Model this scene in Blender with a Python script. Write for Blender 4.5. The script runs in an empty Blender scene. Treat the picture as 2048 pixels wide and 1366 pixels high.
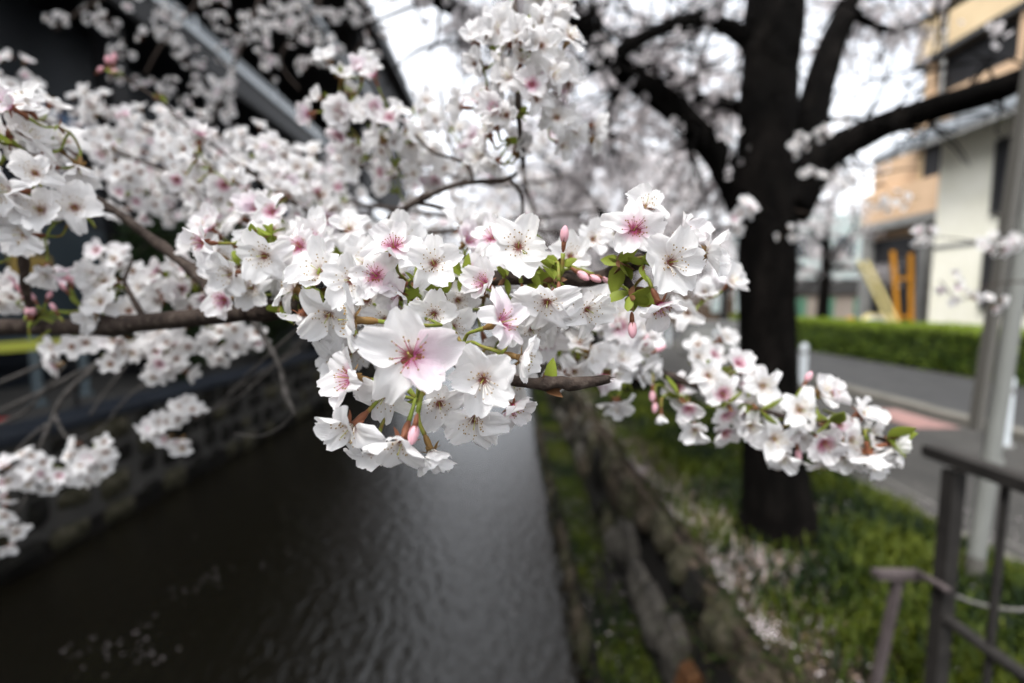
import bpy, math, random
import numpy as np
from mathutils import Vector, Matrix, Quaternion, noise as mnoise

R0 = random.Random(7)
rng = np.random.default_rng(11)
S = bpy.context.scene
COL = S.collection
PI = math.pi

# ------------------------------------------------------------------ camera, world, sun, exposure
CAM = Vector((0, 0, 2.4))
PITCH = math.radians(5.0)
F = 910.2
cd = bpy.data.cameras.new('camera')
cam = bpy.data.objects.new('camera', cd)
COL.objects.link(cam)
cam.location = CAM
cam.rotation_euler = (PI / 2 - PITCH, 0, 0)
cd.lens = 16.0
cd.sensor_width = 36.0
cd.clip_start = 0.01
cd.clip_end = 400
cd.dof.use_dof = True
cd.dof.focus_distance = 0.185
cd.dof.aperture_fstop = 3.9
cd.dof.aperture_blades = 9
S.camera = cam

W = bpy.data.worlds.new('World')
S.world = W
W.use_nodes = True
wn, wl = W.node_tree.nodes, W.node_tree.links
wn.clear()
SUN_EL, SUN_AZ = math.radians(60), math.radians(222)
sky = wn.new('ShaderNodeTexSky')
sky.sky_type = 'NISHITA'
sky.sun_disc = False
sky.sun_elevation = SUN_EL
sky.sun_rotation = SUN_AZ
sky.air_density = 1.0
sky.dust_density = 3.0
hs = wn.new('ShaderNodeHueSaturation')
hs.inputs['Saturation'].default_value = 0.16
hs.inputs['Value'].default_value = 1.0
tc = wn.new('ShaderNodeTexCoord')
nz = wn.new('ShaderNodeTexNoise')
nz.inputs['Scale'].default_value = 2.2
nz.inputs['Detail'].default_value = 5
cr = wn.new('ShaderNodeValToRGB')
cr.color_ramp.elements[0].position = 0.35
cr.color_ramp.elements[0].color = (0.86, 0.88, 0.92, 1)
cr.color_ramp.elements[1].position = 0.68
cr.color_ramp.elements[1].color = (1.65, 1.65, 1.65, 1)
mx = wn.new('ShaderNodeMix')
mx.data_type = 'RGBA'
mx.blend_type = 'MULTIPLY'
mx.inputs[0].default_value = 1.0
bg = wn.new('ShaderNodeBackground')
bg.inputs['Strength'].default_value = 0.15
wo = wn.new('ShaderNodeOutputWorld')
wl.new(sky.outputs[0], hs.inputs['Color'])
wl.new(tc.outputs['Generated'], nz.inputs['Vector'])
wl.new(nz.outputs[0], cr.inputs[0])
wl.new(hs.outputs[0], mx.inputs[6])
wl.new(cr.outputs[0], mx.inputs[7])
wl.new(mx.outputs[2], bg.inputs['Color'])
wl.new(bg.outputs[0], wo.inputs['Surface'])

sl = bpy.data.lights.new('sun', 'SUN')
sl.energy = 1.3
sl.angle = math.radians(14)
sl.color = (1.0, 0.97, 0.93)
sun = bpy.data.objects.new('sun', sl)
COL.objects.link(sun)
sd = Vector((math.sin(SUN_AZ) * math.cos(SUN_EL), math.cos(SUN_AZ) * math.cos(SUN_EL), math.sin(SUN_EL)))
sun.rotation_euler = sd.to_track_quat('Z', 'Y').to_euler()
sun.location = (0, -5, 30)

S.view_settings.view_transform = 'Standard'
S.view_settings.look = 'None'
S.view_settings.exposure = 1.3
S.view_settings.gamma = 1.0
S.render.engine = 'CYCLES'
S.cycles.use_denoising = True
S.cycles.max_bounces = 7
S.cycles.diffuse_bounces = 3
S.cycles.transmission_bounces = 3
S.cycles.glossy_bounces = 3
S.cycles.transparent_max_bounces = 4
S.cycles.caustics_reflective = False
S.cycles.caustics_refractive = False

# ------------------------------------------------------------------ picture <-> place
CR = Matrix.Rotation(PI / 2 - PITCH, 3, 'X')


def P(px, py, d):
    """point seen at (px, py) of the 2048x1366 photograph, d metres along the view axis"""
    v = Vector(((px - 1024) / F * d, -(py - 683) / F * d, -d))
    return CAM + CR @ v


def N(x, y, z):
    """direction given as right, up, towards the viewer"""
    return (CR @ Vector((x, y, z))).normalized()


# ------------------------------------------------------------------ materials
def mat(name, col=(.5, .5, .5), rough=.7, metal=0., spec=None, noise=None, bump=None, translucent=0., coat=0.):
    m = bpy.data.materials.new(name)
    m.use_nodes = True
    nt = m.node_tree
    b = nt.nodes['Principled BSDF']
    b.inputs['Base Color'].default_value = (*col, 1)
    b.inputs['Roughness'].default_value = rough
    b.inputs['Metallic'].default_value = metal
    b.inputs['Specular IOR Level'].default_value = .18
    if spec is not None:
        b.inputs['Specular IOR Level'].default_value = spec
    co = nt.nodes.new('ShaderNodeTexCoord')
    src = co.outputs['Object']
    if noise:
        cols, sc = noise[0], noise[1]
        mp = nt.nodes.new('ShaderNodeMapping')
        mp.inputs['Scale'].default_value = noise[2] if len(noise) > 2 else (1, 1, 1)
        nt.links.new(src, mp.inputs[0])
        n = nt.nodes.new('ShaderNodeTexNoise')
        n.inputs['Scale'].default_value = sc
        n.inputs['Detail'].default_value = 6
        n.inputs['Roughness'].default_value = .62
        nt.links.new(mp.outputs[0], n.inputs['Vector'])
        r = nt.nodes.new('ShaderNodeValToRGB')
        el = r.color_ramp.elements
        k = len(cols)
        while len(el) < k:
            el.new(.5)
        for i, c in enumerate(cols):
            el[i].position = .3 + .4 * i / max(1, k - 1)
            el[i].color = (*c, 1)
        nt.links.new(n.outputs[0], r.inputs[0])
        nt.links.new(r.outputs[0], b.inputs['Base Color'])
    if bump:
        mp = nt.nodes.new('ShaderNodeMapping')
        mp.inputs['Scale'].default_value = bump[2] if len(bump) > 2 else (1, 1, 1)
        nt.links.new(src, mp.inputs[0])
        n = nt.nodes.new('ShaderNodeTexNoise')
        n.inputs['Scale'].default_value = bump[0]
        n.inputs['Detail'].default_value = 5
        nt.links.new(mp.outputs[0], n.inputs['Vector'])
        bp = nt.nodes.new('ShaderNodeBump')
        bp.inputs['Strength'].default_value = bump[1]
        bp.inputs['Distance'].default_value = bump[3] if len(bump) > 3 else .02
        nt.links.new(n.outputs[0], bp.inputs['Height'])
        nt.links.new(bp.outputs[0], b.inputs['Normal'])
    if translucent:
        out = nt.nodes['Material Output']
        t = nt.nodes.new('ShaderNodeBsdfTranslucent')
        t.inputs['Color'].default_value = (*[min(1, c * 1.05) for c in col], 1)
        if noise:
            nt.links.new(r.outputs[0], t.inputs['Color'])
        ms = nt.nodes.new('ShaderNodeMixShader')
        ms.inputs[0].default_value = translucent
        nt.links.new(b.outputs[0], ms.inputs[1])
        nt.links.new(t.outputs[0], ms.inputs[2])
        nt.links.new(ms.outputs[0], out.inputs['Surface'])
    return m


def petal_mat(name, tip, mid, base, pos):
    """petal pigment runs from a coloured claw to a white blade along the petal's UV"""
    m = bpy.data.materials.new(name)
    m.use_nodes = True
    nt = m.node_tree
    b = nt.nodes['Principled BSDF']
    b.inputs['Roughness'].default_value = .55
    b.inputs['Specular IOR Level'].default_value = .25
    b.inputs['Sheen Weight'].default_value = .15
    uv = nt.nodes.new('ShaderNodeUVMap')
    sep = nt.nodes.new('ShaderNodeSeparateXYZ')
    nt.links.new(uv.outputs[0], sep.inputs[0])
    n = nt.nodes.new('ShaderNodeTexNoise')
    n.inputs['Scale'].default_value = 5
    n.inputs['Detail'].default_value = 4
    mpn = nt.nodes.new('ShaderNodeMapping')
    mpn.inputs['Scale'].default_value = (7, .9, 1)
    nt.links.new(uv.outputs[0], mpn.inputs[0])
    nt.links.new(mpn.outputs[0], n.inputs['Vector'])
    md = nt.nodes.new('ShaderNodeMath')
    md.operation = 'MULTIPLY_ADD'
    md.inputs[1].default_value = .22
    nt.links.new(n.outputs[0], md.inputs[0])
    nt.links.new(sep.outputs['Y'], md.inputs[2])
    r = nt.nodes.new('ShaderNodeValToRGB')
    el = r.color_ramp.elements
    el[0].position = pos[0]
    el[0].color = (*base, 1)
    el[1].position = pos[2]
    el[1].color = (*tip, 1)
    e = el.new(pos[1])
    e.color = (*mid, 1)
    nt.links.new(md.outputs[0], r.inputs[0])
    nt.links.new(r.outputs[0], b.inputs['Base Color'])
    w = nt.nodes.new('ShaderNodeTexNoise')
    w.inputs['Scale'].default_value = 6
    w.inputs['Detail'].default_value = 3
    mp = nt.nodes.new('ShaderNodeMapping')
    mp.inputs['Scale'].default_value = (9, 1.2, 1)
    nt.links.new(uv.outputs[0], mp.inputs[0])
    nt.links.new(mp.outputs[0], w.inputs['Vector'])
    bp = nt.nodes.new('ShaderNodeBump')
    bp.inputs['Strength'].default_value = .35
    bp.inputs['Distance'].default_value = .03
    nt.links.new(w.outputs[0], bp.inputs['Height'])
    nt.links.new(bp.outputs[0], b.inputs['Normal'])
    t = nt.nodes.new('ShaderNodeBsdfTranslucent')
    nt.links.new(r.outputs[0], t.inputs['Color'])
    ms = nt.nodes.new('ShaderNodeMixShader')
    ms.inputs[0].default_value = .45
    nt.links.new(b.outputs[0], ms.inputs[1])
    nt.links.new(t.outputs[0], ms.inputs[2])
    nt.links.new(ms.outputs[0], nt.nodes['Material Output'].inputs['Surface'])
    return m


WHT = (.95, .94, .94)
M = {}
M['petal_white'] = petal_mat('petal_white', WHT, (.91, .87, .86), (.30, .10, .08), (.17, .31, .55))
M['petal_pink'] = petal_mat('petal_pink', (.92, .90, .905), (.84, .58, .69), (.42, .035, .17), (.12, .32, .62))
M['petal_blush'] = petal_mat('petal_blush', (.90, .86, .88), (.86, .70, .79), (.50, .08, .28), (.10, .40, 1.0))
M['calyx'] = mat('calyx_red', (.20, .055, .05), .5, noise=([(.24, .05, .055), (.20, .09, .04), (.13, .03, .03)], 220), translucent=.1)
M['calyx_green'] = mat('calyx_green', (.16, .14, .03), .5, noise=([(.20, .18, .04), (.22, .12, .04), (.10, .04, .03)], 200), translucent=.1)
M['disc'] = mat('flower_disc', (.30, .17, .04), .5, noise=([(.30, .20, .04), (.20, .05, .035)], 60))
M['filament_white'] = mat('filament_white', (.85, .80, .72), .5)
M['filament_pink'] = mat('filament_pink', (.42, .04, .14), .5)
M['anther'] = mat('anther', (.30, .18, .03), .6)
M['pistil'] = mat('pistil', (.42, .42, .10), .5)
M['stalk'] = mat('flower_stalk', (.20, .26, .045), .5, noise=([(.24, .30, .06), (.20, .24, .04), (.26, .13, .05)], 130), translucent=.15)
M['bud'] = mat('bud_pink', (.86, .55, .60), .5, noise=([(.90, .70, .72), (.80, .32, .42)], 130), translucent=.3)
M['leaf'] = mat('young_leaf', (.16, .24, .03), .5, noise=([(.30, .38, .05), (.22, .30, .04), (.26, .13, .04)], 90), translucent=.35)
M['scale'] = mat('bud_scale', (.13, .06, .03), .6, noise=([(.18, .09, .04), (.09, .04, .02)], 150))
M['twig'] = mat('twig_bark', (.06, .045, .038), .75, noise=([(.014, .011, .009), (.04, .028, .022), (.085, .068, .056)], 160, (1, 1, 1)),
                bump=(420, .9, (1, 1, 1), .0012))
M['twig_grey'] = mat('twig_bark_grey', (.1, .095, .09), .8, noise=([(.03, .027, .025), (.065, .06, .055), (.11, .10, .095)], 120), bump=(300, .8, (1, 1, 1), .0012))
M['bark'] = mat('cherry_bark', (.02, .015, .012), .95, spec=.06, noise=([(.0008, .0007, .0006), (.0022, .0018, .0015), (.007, .0058, .005)], 9, (1, 1, .35)),
                bump=(14, 1.0, (1, 1, .5), .03))
M['far_petal'] = mat('far_petal', (.86, .82, .83), .6, noise=([(.92, .90, .90), (.84, .78, .80)], 14), translucent=.38)
M['far_centre'] = mat('far_centre', (.28, .08, .07), .6)
M['far_leaf'] = mat('far_leaf', (.12, .13, .03), .6, translucent=.3)


# ------------------------------------------------------------------ object helpers
def me_from(name, v, f, mats=(), fm=None, uv=None, smooth=False):
    me = bpy.data.meshes.new(name)
    v = np.asarray(v, dtype=np.float32)
    if isinstance(f, np.ndarray):
        nf, k = f.shape
        me.vertices.add(len(v))
        me.vertices.foreach_set('co', v.ravel())
        me.loops.add(nf * k)
        me.loops.foreach_set('vertex_index', f.astype(np.int32).ravel())
        me.polygons.add(nf)
        me.polygons.foreach_set('loop_start', np.arange(0, nf * k, k, dtype=np.int32))
        me.update(calc_edges=True)
    else:
        me.from_pydata([tuple(map(float, p)) for p in v], [], [tuple(map(int, q)) for q in f])
    for m in mats:
        me.materials.append(M[m] if isinstance(m, str) else m)
    if fm is not None:
        me.polygons.foreach_set('material_index', np.asarray(fm, dtype=np.int32))
    if uv is not None:
        l = me.uv_layers.new(name='UVMap')
        idx = np.zeros(len(me.loops), dtype=np.int32)
        me.loops.foreach_get('vertex_index', idx)
        l.data.foreach_set('uv', np.asarray(uv, dtype=np.float32)[idx].ravel())
    if smooth:
        me.polygons.foreach_set('use_smooth', np.ones(len(me.polygons), dtype=bool))
    me.update()
    return me


def link(name, me, parent=None, loc=(0, 0, 0), kind=None):
    o = bpy.data.objects.new(name, me)
    COL.objects.link(o)
    o.location = loc
    if parent is not None:
        o.parent = parent
    if kind:
        o['kind'] = kind
    return o


def tag(o, label=None, cat=None, group=None, kind=None):
    if label:
        o['label'] = label
    if cat:
        o['category'] = cat
    if group:
        o['group'] = group
    if kind:
        o['kind'] = kind
    return o


def thing(name, label, cat, loc=(0, 0, 0), group=None):
    o = bpy.data.objects.new(name, None)
    COL.objects.link(o)
    o.location = loc
    o.empty_display_size = .05
    return tag(o, label, cat, group)


class MB:
    """collects simple solids into one mesh"""
    def __init__(s):
        s.v, s.f, s.m = [], [], []

    def add(s, v, f, m=0):
        k = len(s.v)
        s.v += [tuple(p) for p in v]
        s.f += [tuple(i + k for i in q) for q in f]
        s.m += [m] * len(f)
        return s

    def box(s, x0, x1, y0, y1, z0, z1, m=0, bev=0.):
        if bev <= 0:
            v = [(x, y, z) for z in (z0, z1) for y in (y0, y1) for x in (x0, x1)]
            f = [(0, 2, 3, 1), (4, 5, 7, 6), (0, 1, 5, 4), (2, 6, 7, 3), (0, 4, 6, 2), (1, 3, 7, 5)]
            return s.add(v, f, m)
        b = bev
        rings = []
        for z, i in ((z0, b), (z0 + b, 0), (z1 - b, 0), (z1, b)):
            rings.append([(x0 + i + b * (i == 0), y0 + i, z), (x1 - i - b * (i == 0), y0 + i, z), (x1 - i, y0 + i + b * (i == 0), z), (x1 - i, y1 - i - b * (i == 0), z),
                          (x1 - i - b * (i == 0), y1 - i, z), (x0 + i + b * (i == 0), y1 - i, z), (x0 + i, y1 - i - b * (i == 0), z), (x0 + i, y0 + i + b * (i == 0), z)])
        v = [p for r in rings for p in r]
        f = [tuple(range(7, -1, -1)), tuple(range(24, 32))]
        for k in range(3):
            for j in range(8):
                a, c = k * 8 + j, k * 8 + (j + 1) % 8
                f.append((a, c, c + 8, a + 8))
        return s.add(v, f, m)

    def cyl(s, a, b, r0, r1=None, n=12, m=0):
        a, b = Vector(a), Vector(b)
        r1 = r0 if r1 is None else r1
        q = (b - a).to_track_quat('Z', 'Y')
        v = []
        for c, r in ((a, r0), (b, r1)):
            for i in range(n):
                t = 2 * PI * i / n
                v.append(c + q @ Vector((math.cos(t) * r, math.sin(t) * r, 0)))
        f = [tuple(range(n - 1, -1, -1)), tuple(range(n, 2 * n))]
        for i in range(n):
            j = (i + 1) % n
            f.append((i, j, n + j, n + i))
        return s.add(v, f, m)

    def bar(s, a, b, w, h, m=0):
        a, b = Vector(a), Vector(b)
        d = (b - a).normalized()
        up = Vector((0, 0, 1)) if abs(d.z) < .9 else Vector((0, 1, 0))
        x = d.cross(up).normalized() * w / 2
        y = x.cross(d).normalized() * h / 2
        v = [c + p + q for c in (a, b) for p, q in ((-x, -y), (x, -y), (x, y), (-x, y))]
        return s.add(v, [(3, 2, 1, 0), (4, 5, 6, 7), (0, 1, 5, 4), (1, 2, 6, 5), (2, 3, 7, 6), (3, 0, 4, 7)], m)

    def build(s, name, mats, parent=None, kind=None, smooth=False, off=None):
        if isinstance(mats, str):
            mats = [mats]
        v = s.v
        if off is not None:
            v = [(p[0] - off[0], p[1] - off[1], p[2] - off[2]) for p in v]
        return link(name, me_from(name, v, s.f, mats, s.m, smooth=smooth), parent, kind=kind)


def smooth_path(pts, rad, step=6):
    pts = [Vector(p) for p in pts]
    out, orr = [], []
    n = len(pts)
    for i in range(n - 1):
        p0, p1, p2, p3 = pts[max(0, i - 1)], pts[i], pts[i + 1], pts[min(n - 1, i + 2)]
        for k in range(step):
            t = k / step
            out.append(.5 * ((2 * p1) + (p2 - p0) * t + (2 * p0 - 5 * p1 + 4 * p2 - p3) * t * t + (-p0 + 3 * p1 - 3 * p2 + p3) * t ** 3))
            orr.append(rad[i] * (1 - t) + rad[i + 1] * t)
    out.append(pts[-1])
    orr.append(rad[-1])
    return out, orr


def tube(pts, rad, sides=8, step=6, rough=0., seed=0, cap=True, knots=0):
    """returns v, f of a swept, slightly uneven tube"""
    pp, rr = smooth_path(pts, rad, step) if step > 1 else ([Vector(p) for p in pts], list(rad))
    rl = random.Random(seed)
    if knots:
        for _ in range(knots):
            c = rl.randrange(1, len(pp) - 1)
            for k in range(-2, 3):
                if 0 <= c + k < len(rr):
                    rr[c + k] *= 1 + .38 * math.exp(-k * k / 1.2)
    v, f = [], []
    nrm = None
    for i, p in enumerate(pp):
        d = (pp[min(i + 1, len(pp) - 1)] - pp[max(i - 1, 0)]).normalized()
        if nrm is None:
            nrm = d.orthogonal().normalized()
        else:
            nrm = (nrm - d * nrm.dot(d)).normalized()
        b = d.cross(nrm)
        for k in range(sides):
            a = 2 * PI * k / sides
            r = rr[i] * (1 + rough * (mnoise.noise(Vector((k * .9 + seed, i * .37, seed * .1))) + rl.uniform(-.3, .3)))
            v.append(p + (nrm * math.cos(a) + b * math.sin(a)) * r)
    for i in range(len(pp) - 1):
        for k in range(sides):
            k2 = (k + 1) % sides
            f.append((i * sides + k, i * sides + k2, (i + 1) * sides + k2, (i + 1) * sides + k))
    if cap:
        f.append(tuple(range(sides - 1, -1, -1)))
        e = (len(pp) - 1) * sides
        f.append(tuple(range(e, e + sides)))
    return v, f, pp


def tube_obj(name, root, pts, rad, m, sides=8, step=6, rough=.0, seed=0, knots=0, smooth=True):
    v, f, pp = tube(pts, rad, sides, step, rough, seed, True, knots)
    L = root.location
    v = [p - L for p in v]
    o = link(name, me_from(name, v, f, [m], smooth=smooth), root)
    return o, pp


# ------------------------------------------------------------------ flower meshes (unit: petal length 1)
def petal_grid(seed, nu=10, nv=17, width=.42, notch=.13, lift=.18, cross=.25, curl=.0, fold=0.):
    r = random.Random(seed)
    ph = [r.uniform(0, 6.28) for _ in range(8)]
    v, uv, f = [], [], []
    nx = r.uniform(-.12, .12)
    for i in range(nu + 1):
        u = i / nu
        for j in range(nv + 1):
            s = -1 + 2 * j / nv
            T = .50 + .50 * (max(0, 1 - .97 * abs(s) ** 2.3)) ** .5
            T -= notch * math.exp(-((s - nx) / .13) ** 2)
            T += .030 * math.sin(7 * s + ph[0]) + .018 * math.sin(17 * s + ph[1]) + .012 * math.sin(31 * s + ph[2])
            w = width * (.07 + .93 * math.sin(PI / 2 * min(1, u / .66)) ** 1.5) * (1 - .10 * max(0, (u - .66) / .34) ** 2)
            x = s * w
            y = u * T * (1 + .03 * math.sin(3 * s + ph[3]))
            z = lift * u * u + cross * (s * s) * w * (.4 + .6 * u) - curl * max(0, u - .45) ** 2 * 2.4
            z += .045 * u * u * math.sin(4.2 * s + ph[4]) + .028 * u * math.sin(9 * s + 5 * u + ph[5]) + .05 * u * mnoise.noise(Vector((s * 2.2, u * 3, seed * 1.7)))
            z += .030 * u * u * math.sin(7 * u + ph[6]) - .025 * math.exp(-(s / .10) ** 2) * u * (1 - .4 * u)
            if fold and s * fold > .35:
                z += (abs(s) - .35) ** 1.4 * .5 * u
                x *= 1 - .25 * (abs(s) - .35) * u
            v.append((x, y + .05, z))
            uv.append((j / nv, u))
    for i in range(nu):
        for j in range(nv):
            a = i * (nv + 1) + j
            f.append((a, a + 1, a + nv + 2, a + nv + 1))
    return np.array(v), np.array(f), np.array(uv)


PETALS = {}
for mk in ('petal_white', 'petal_pink', 'petal_blush'):
    L = []
    for k in range(8):
        rr = random.Random(k * 13 + 5)
        v, f, uv = petal_grid(k + 1, width=rr.uniform(.36, .51), notch=rr.uniform(.04, .16), lift=rr.uniform(.02, .30),
                              cross=rr.uniform(.02, .42), curl=rr.choice([0, 0, .25, .55]), fold=rr.choice([0, 0, 1, -1]))
        L.append(me_from('petal', v, f, [mk], uv=uv, smooth=True))
    PETALS[mk] = L


def calyx_mesh(seed, cm):
    r = random.Random(seed)
    b = MB()
    n = 10
    prof = [(-.62, .045), (-.58, .06), (-.46, .10), (-.30, .115), (-.15, .10), (-.05, .115), (0, .13)]
    v, f = [], []
    for z, rad in prof:
        for k in range(n):
            a = 2 * PI * k / n
            v.append((math.cos(a) * rad, math.sin(a) * rad, z))
    for i in range(len(prof) - 1):
        for k in range(n):
            k2 = (k + 1) % n
            f.append((i * n + k, i * n + k2, (i + 1) * n + k2, (i + 1) * n + k))
    f.append(tuple(range(n - 1, -1, -1)))
    b.add(v, f, 0)
    # inner disc
    v = [(0, 0, -.06)] + [(math.cos(2 * PI * k / n) * .15, math.sin(2 * PI * k / n) * .15, .014) for k in range(n)]
    b.add(v, [(0, 1 + k, 1 + (k + 1) % n) for k in range(n)], 1)
    # five sepals lying between the petals
    for k in range(5):
        a = 2 * PI * k / 5 + PI / 5
        ca, sa = math.cos(a), math.sin(a)
        ref = r.uniform(-.25, .02)
        rows = [(.10, .10, .03), (.20, .10, .04), (.32, .065, ref * .3), (.45, .006, ref * .6)]
        vv = []
        for y, w, z in rows:
            for s in (-1, 0, 1):
                x = s * w
                vv.append((ca * y - sa * x, sa * y + ca * x, z + (.02 if s == 0 else 0) - .03))
        ff = []
        for i in range(3):
            for j in range(2):
                q = i * 3 + j
                ff.append((q, q + 1, q + 4, q + 3))
        b.add(vv, ff, 0)
    return me_from('flower', b.v, b.f, [cm, 'disc'], b.m, smooth=True)


CALYX = [calyx_mesh(i, 'calyx' if i % 3 else 'calyx_green') for i in range(6)]


def stamen_mesh(seed, pink):
    r = random.Random(seed)
    b = MB()
    n = r.randint(20, 27)
    for i in range(n):
        a = 2 * PI * (i / n) + r.uniform(-.2, .2)
        sp = r.uniform(.15, .95)
        ln = r.uniform(.28, .52)
        p0 = Vector((math.cos(a) * .085, math.sin(a) * .085, -.02))
        d = Vector((math.cos(a) * sp, math.sin(a) * sp, 1)).normalized()
        p1 = p0 + d * ln * .5 + Vector((0, 0, .02))
        p2 = p0 + d * ln + Vector((math.cos(a), math.sin(a), 0)) * .03
        v, f, _ = tube([p0, p1, p2], [.0085, .007, .0055], 3, 1, cap=False)
        b.add(v, f, 0)
        c, q = p2, .024 * r.uniform(.8, 1.25)
        b.add([c + Vector(t) * q for t in ((1, 0, 0), (-1, 0, 0), (0, 1, 0), (0, -1, 0), (0, 0, 1.3), (0, 0, -1.3))],
              [(0, 2, 4), (2, 1, 4), (1, 3, 4), (3, 0, 4), (2, 0, 5), (1, 2, 5), (3, 1, 5), (0, 3, 5)], 1)
    v, f, _ = tube([(0, 0, -.05), (.01, .0, .25), (.02, .01, .46)], [.014, .011, .016], 5, 1)
    b.add(v, f, 2)
    return me_from('stamens', b.v, b.f, ['filament_pink' if pink else 'filament_white', 'anther', 'pistil'], b.m)


STAM = {0: [stamen_mesh(i, False) for i in range(4)], 1: [stamen_mesh(i + 9, True) for i in range(4)]}


def whole_flower(seed, pk, nu=4, nv=6):
    """one shared mesh for flowers further off: petals, star of sepals, stamens"""
    r = random.Random(seed)
    V, Fc, FM, UV = [], [], [], []
    off = 0
    tilt0 = r.uniform(.0, .6)
    for k in range(5):
        v, f, uv = petal_grid(seed * 7 + k, nu, nv, width=r.uniform(.34, .46), notch=r.uniform(.05, .15), lift=r.uniform(.03, .25), cross=r.uniform(.05, .35))
        a = 2 * PI * k / 5 + r.uniform(-.12, .12)
        t = tilt0 + r.uniform(-.2, .25)
        m = np.array(Matrix.Rotation(a - PI / 2, 3, 'Z') @ Matrix.Rotation(t, 3, 'X'))
        V.append(v @ m.T * r.uniform(.88, 1.05))
        Fc += [tuple(q + off) for q in f]
        FM += [0] * len(f)
        UV.append(uv)
        off += len(v)
    c = CALYX[seed % 6]
    cv = np.array([tuple(p.co) for p in c.vertices])
    V.append(cv)
    UV.append(np.zeros((len(cv), 2)))
    for p in c.polygons:
        Fc.append(tuple(i + off for i in p.vertices))
        FM.append(1 if p.material_index == 0 else 2)
    off += len(cv)
    st = []
    for i in range(9):
        a = 2 * PI * i / 9
        st.append((Vector((math.cos(a) * .1, math.sin(a) * .1, 0)), Vector((math.cos(a) * r.uniform(.15, .3), math.sin(a) * r.uniform(.15, .3), r.uniform(.2, .4)))))
    for a0, a1 in st:
        w = Vector((0.012, .012, 0))
        V.append(np.array([a0 - w, a0 + w, a1 + w * 1.6, a1 - w * 1.6]))
        UV.append(np.zeros((4, 2)))
        Fc.append((off, off + 1, off + 2, off + 3))
        FM.append(3)
        off += 4
    return me_from('flower', np.vstack(V), Fc, [pk, 'calyx' if seed % 3 else 'calyx_green', 'disc', 'anther'], FM, uv=np.vstack(UV), smooth=True)


WHOLE = [whole_flower(40 + i, ['petal_white', 'petal_white', 'petal_pink', 'petal_white', 'petal_white', 'petal_white'][i % 6]) for i in range(12)]


def leaf_mesh(seed, m):
    r = random.Random(seed)
    v, f = [], []
    for i in range(7):
        u = i / 6
        w = .26 * math.sin(PI * u ** .8) ** .9 + .004
        for s in (-1, 0, 1):
            v.append((s * w * (1 + .1 * r.uniform(-1, 1)), u, .25 * abs(s) * w * 2 + .18 * u * u))
    for i in range(6):
        for j in range(2):
            a = i * 3 + j
            f.append((a, a + 1, a + 4, a + 3))
    return me_from('leaf', v, f, [m], smooth=True)


LEAF = [leaf_mesh(i, 'leaf') for i in range(4)]
SCALE = [leaf_mesh(i + 7, 'scale') for i in range(2)]


def bud_mesh(seed):
    b = MB()
    n = 9
    prof = [(-.55, .04), (-.4, .10), (-.2, .12), (0, .13)]
    for part, pr, m in ((0, prof, 0), (1, [(0, .12), (.12, .19), (.32, .23), (.55, .20), (.72, .12), (.80, .04)], 1)):
        v, f = [], []
        for z, rad in pr:
            for k in range(n):
                a = 2 * PI * k / n + (z * 1.2 if part else 0)
                q = rad * (1 + (.10 * math.cos(a * 2.5) if part else 0))
                v.append((math.cos(a) * q, math.sin(a) * q, z))
        for i in range(len(pr) - 1):
            for k in range(n):
                k2 = (k + 1) % n
                f.append((i * n + k, i * n + k2, (i + 1) * n + k2, (i + 1) * n + k))
        f.append(tuple(range((len(pr) - 1) * n, len(pr) * n)))
        b.add(v, f, m)
    for k in range(5):
        a = 2 * PI * k / 5
        b.add([(math.cos(a - .3) * .14, math.sin(a - .3) * .14, -.02), (math.cos(a + .3) * .14, math.sin(a + .3) * .14, -.02), (math.cos(a) * .27, math.sin(a) * .27, .28)], [(0, 1, 2)], 0)
    return me_from('bud', b.v, b.f, ['calyx', 'bud'], b.m, smooth=True)


BUD = [bud_mesh(i) for i in range(2)]


def orient(nrm, spin, scale, loc):
    q = Vector(nrm).normalized().to_track_quat('Z', 'Y')
    return Matrix.Translation(loc) @ (q @ Quaternion((0, 0, 1), spin)).to_matrix().to_4x4() @ Matrix.Diagonal((scale, scale, scale, 1))


def mk(name, me, parent, M4):
    o = bpy.data.objects.new(name, me)
    COL.objects.link(o)
    o.parent = parent
    o.matrix_local = M4
    return o


NFL = [0]


def flower(root, p, nrm, R, pink=0, spin=None, open_=None, rd=R0, petals=5, azs=None):
    """hero flower: receptacle with star calyx > five petals, stamens"""
    L = root.location
    spin = rd.uniform(0, 2 * PI) if spin is None else spin
    fo = mk('flower', rd.choice(CALYX), root, orient(nrm, spin, R, p - L))
    op = rd.choice((rd.uniform(.1, .45), rd.uniform(.1, .45), rd.uniform(.5, 1.0))) if open_ is None else open_
    key = ('petal_white', 'petal_pink', 'petal_blush', 'petal_white')[pink]
    for k in range(petals):
        a = 2 * PI * k / 5 + rd.uniform(-.13, .13)
        t = op + rd.uniform(-.2, .25)
        s = rd.uniform(.88, 1.06)
        mm = Matrix.Rotation(a - PI / 2, 4, 'Z') @ Matrix.Rotation(t, 4, 'X') @ Matrix.Rotation(rd.uniform(-.3, .3), 4, 'Y') @ Matrix.Diagonal((s * rd.uniform(.94, 1.12), s, s, 1))
        # overlapping petals sit a hair apart
        mm = Matrix.Translation((0, 0, .012 * (k % 3))) @ mm
        kk = key
        if pink == 2 and rd.random() < .3:
            kk = 'petal_pink'
        if pink == 3 and k in (0, 4):
            kk = 'petal_blush'
        mk('petal', rd.choice(PETALS[kk]), fo, mm)
    mk('stamens', rd.choice(STAM[1 if pink else 0]), fo, Matrix.Rotation(rd.uniform(0, 6), 4, 'Z'))
    NFL[0] += 1
    return fo


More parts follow.
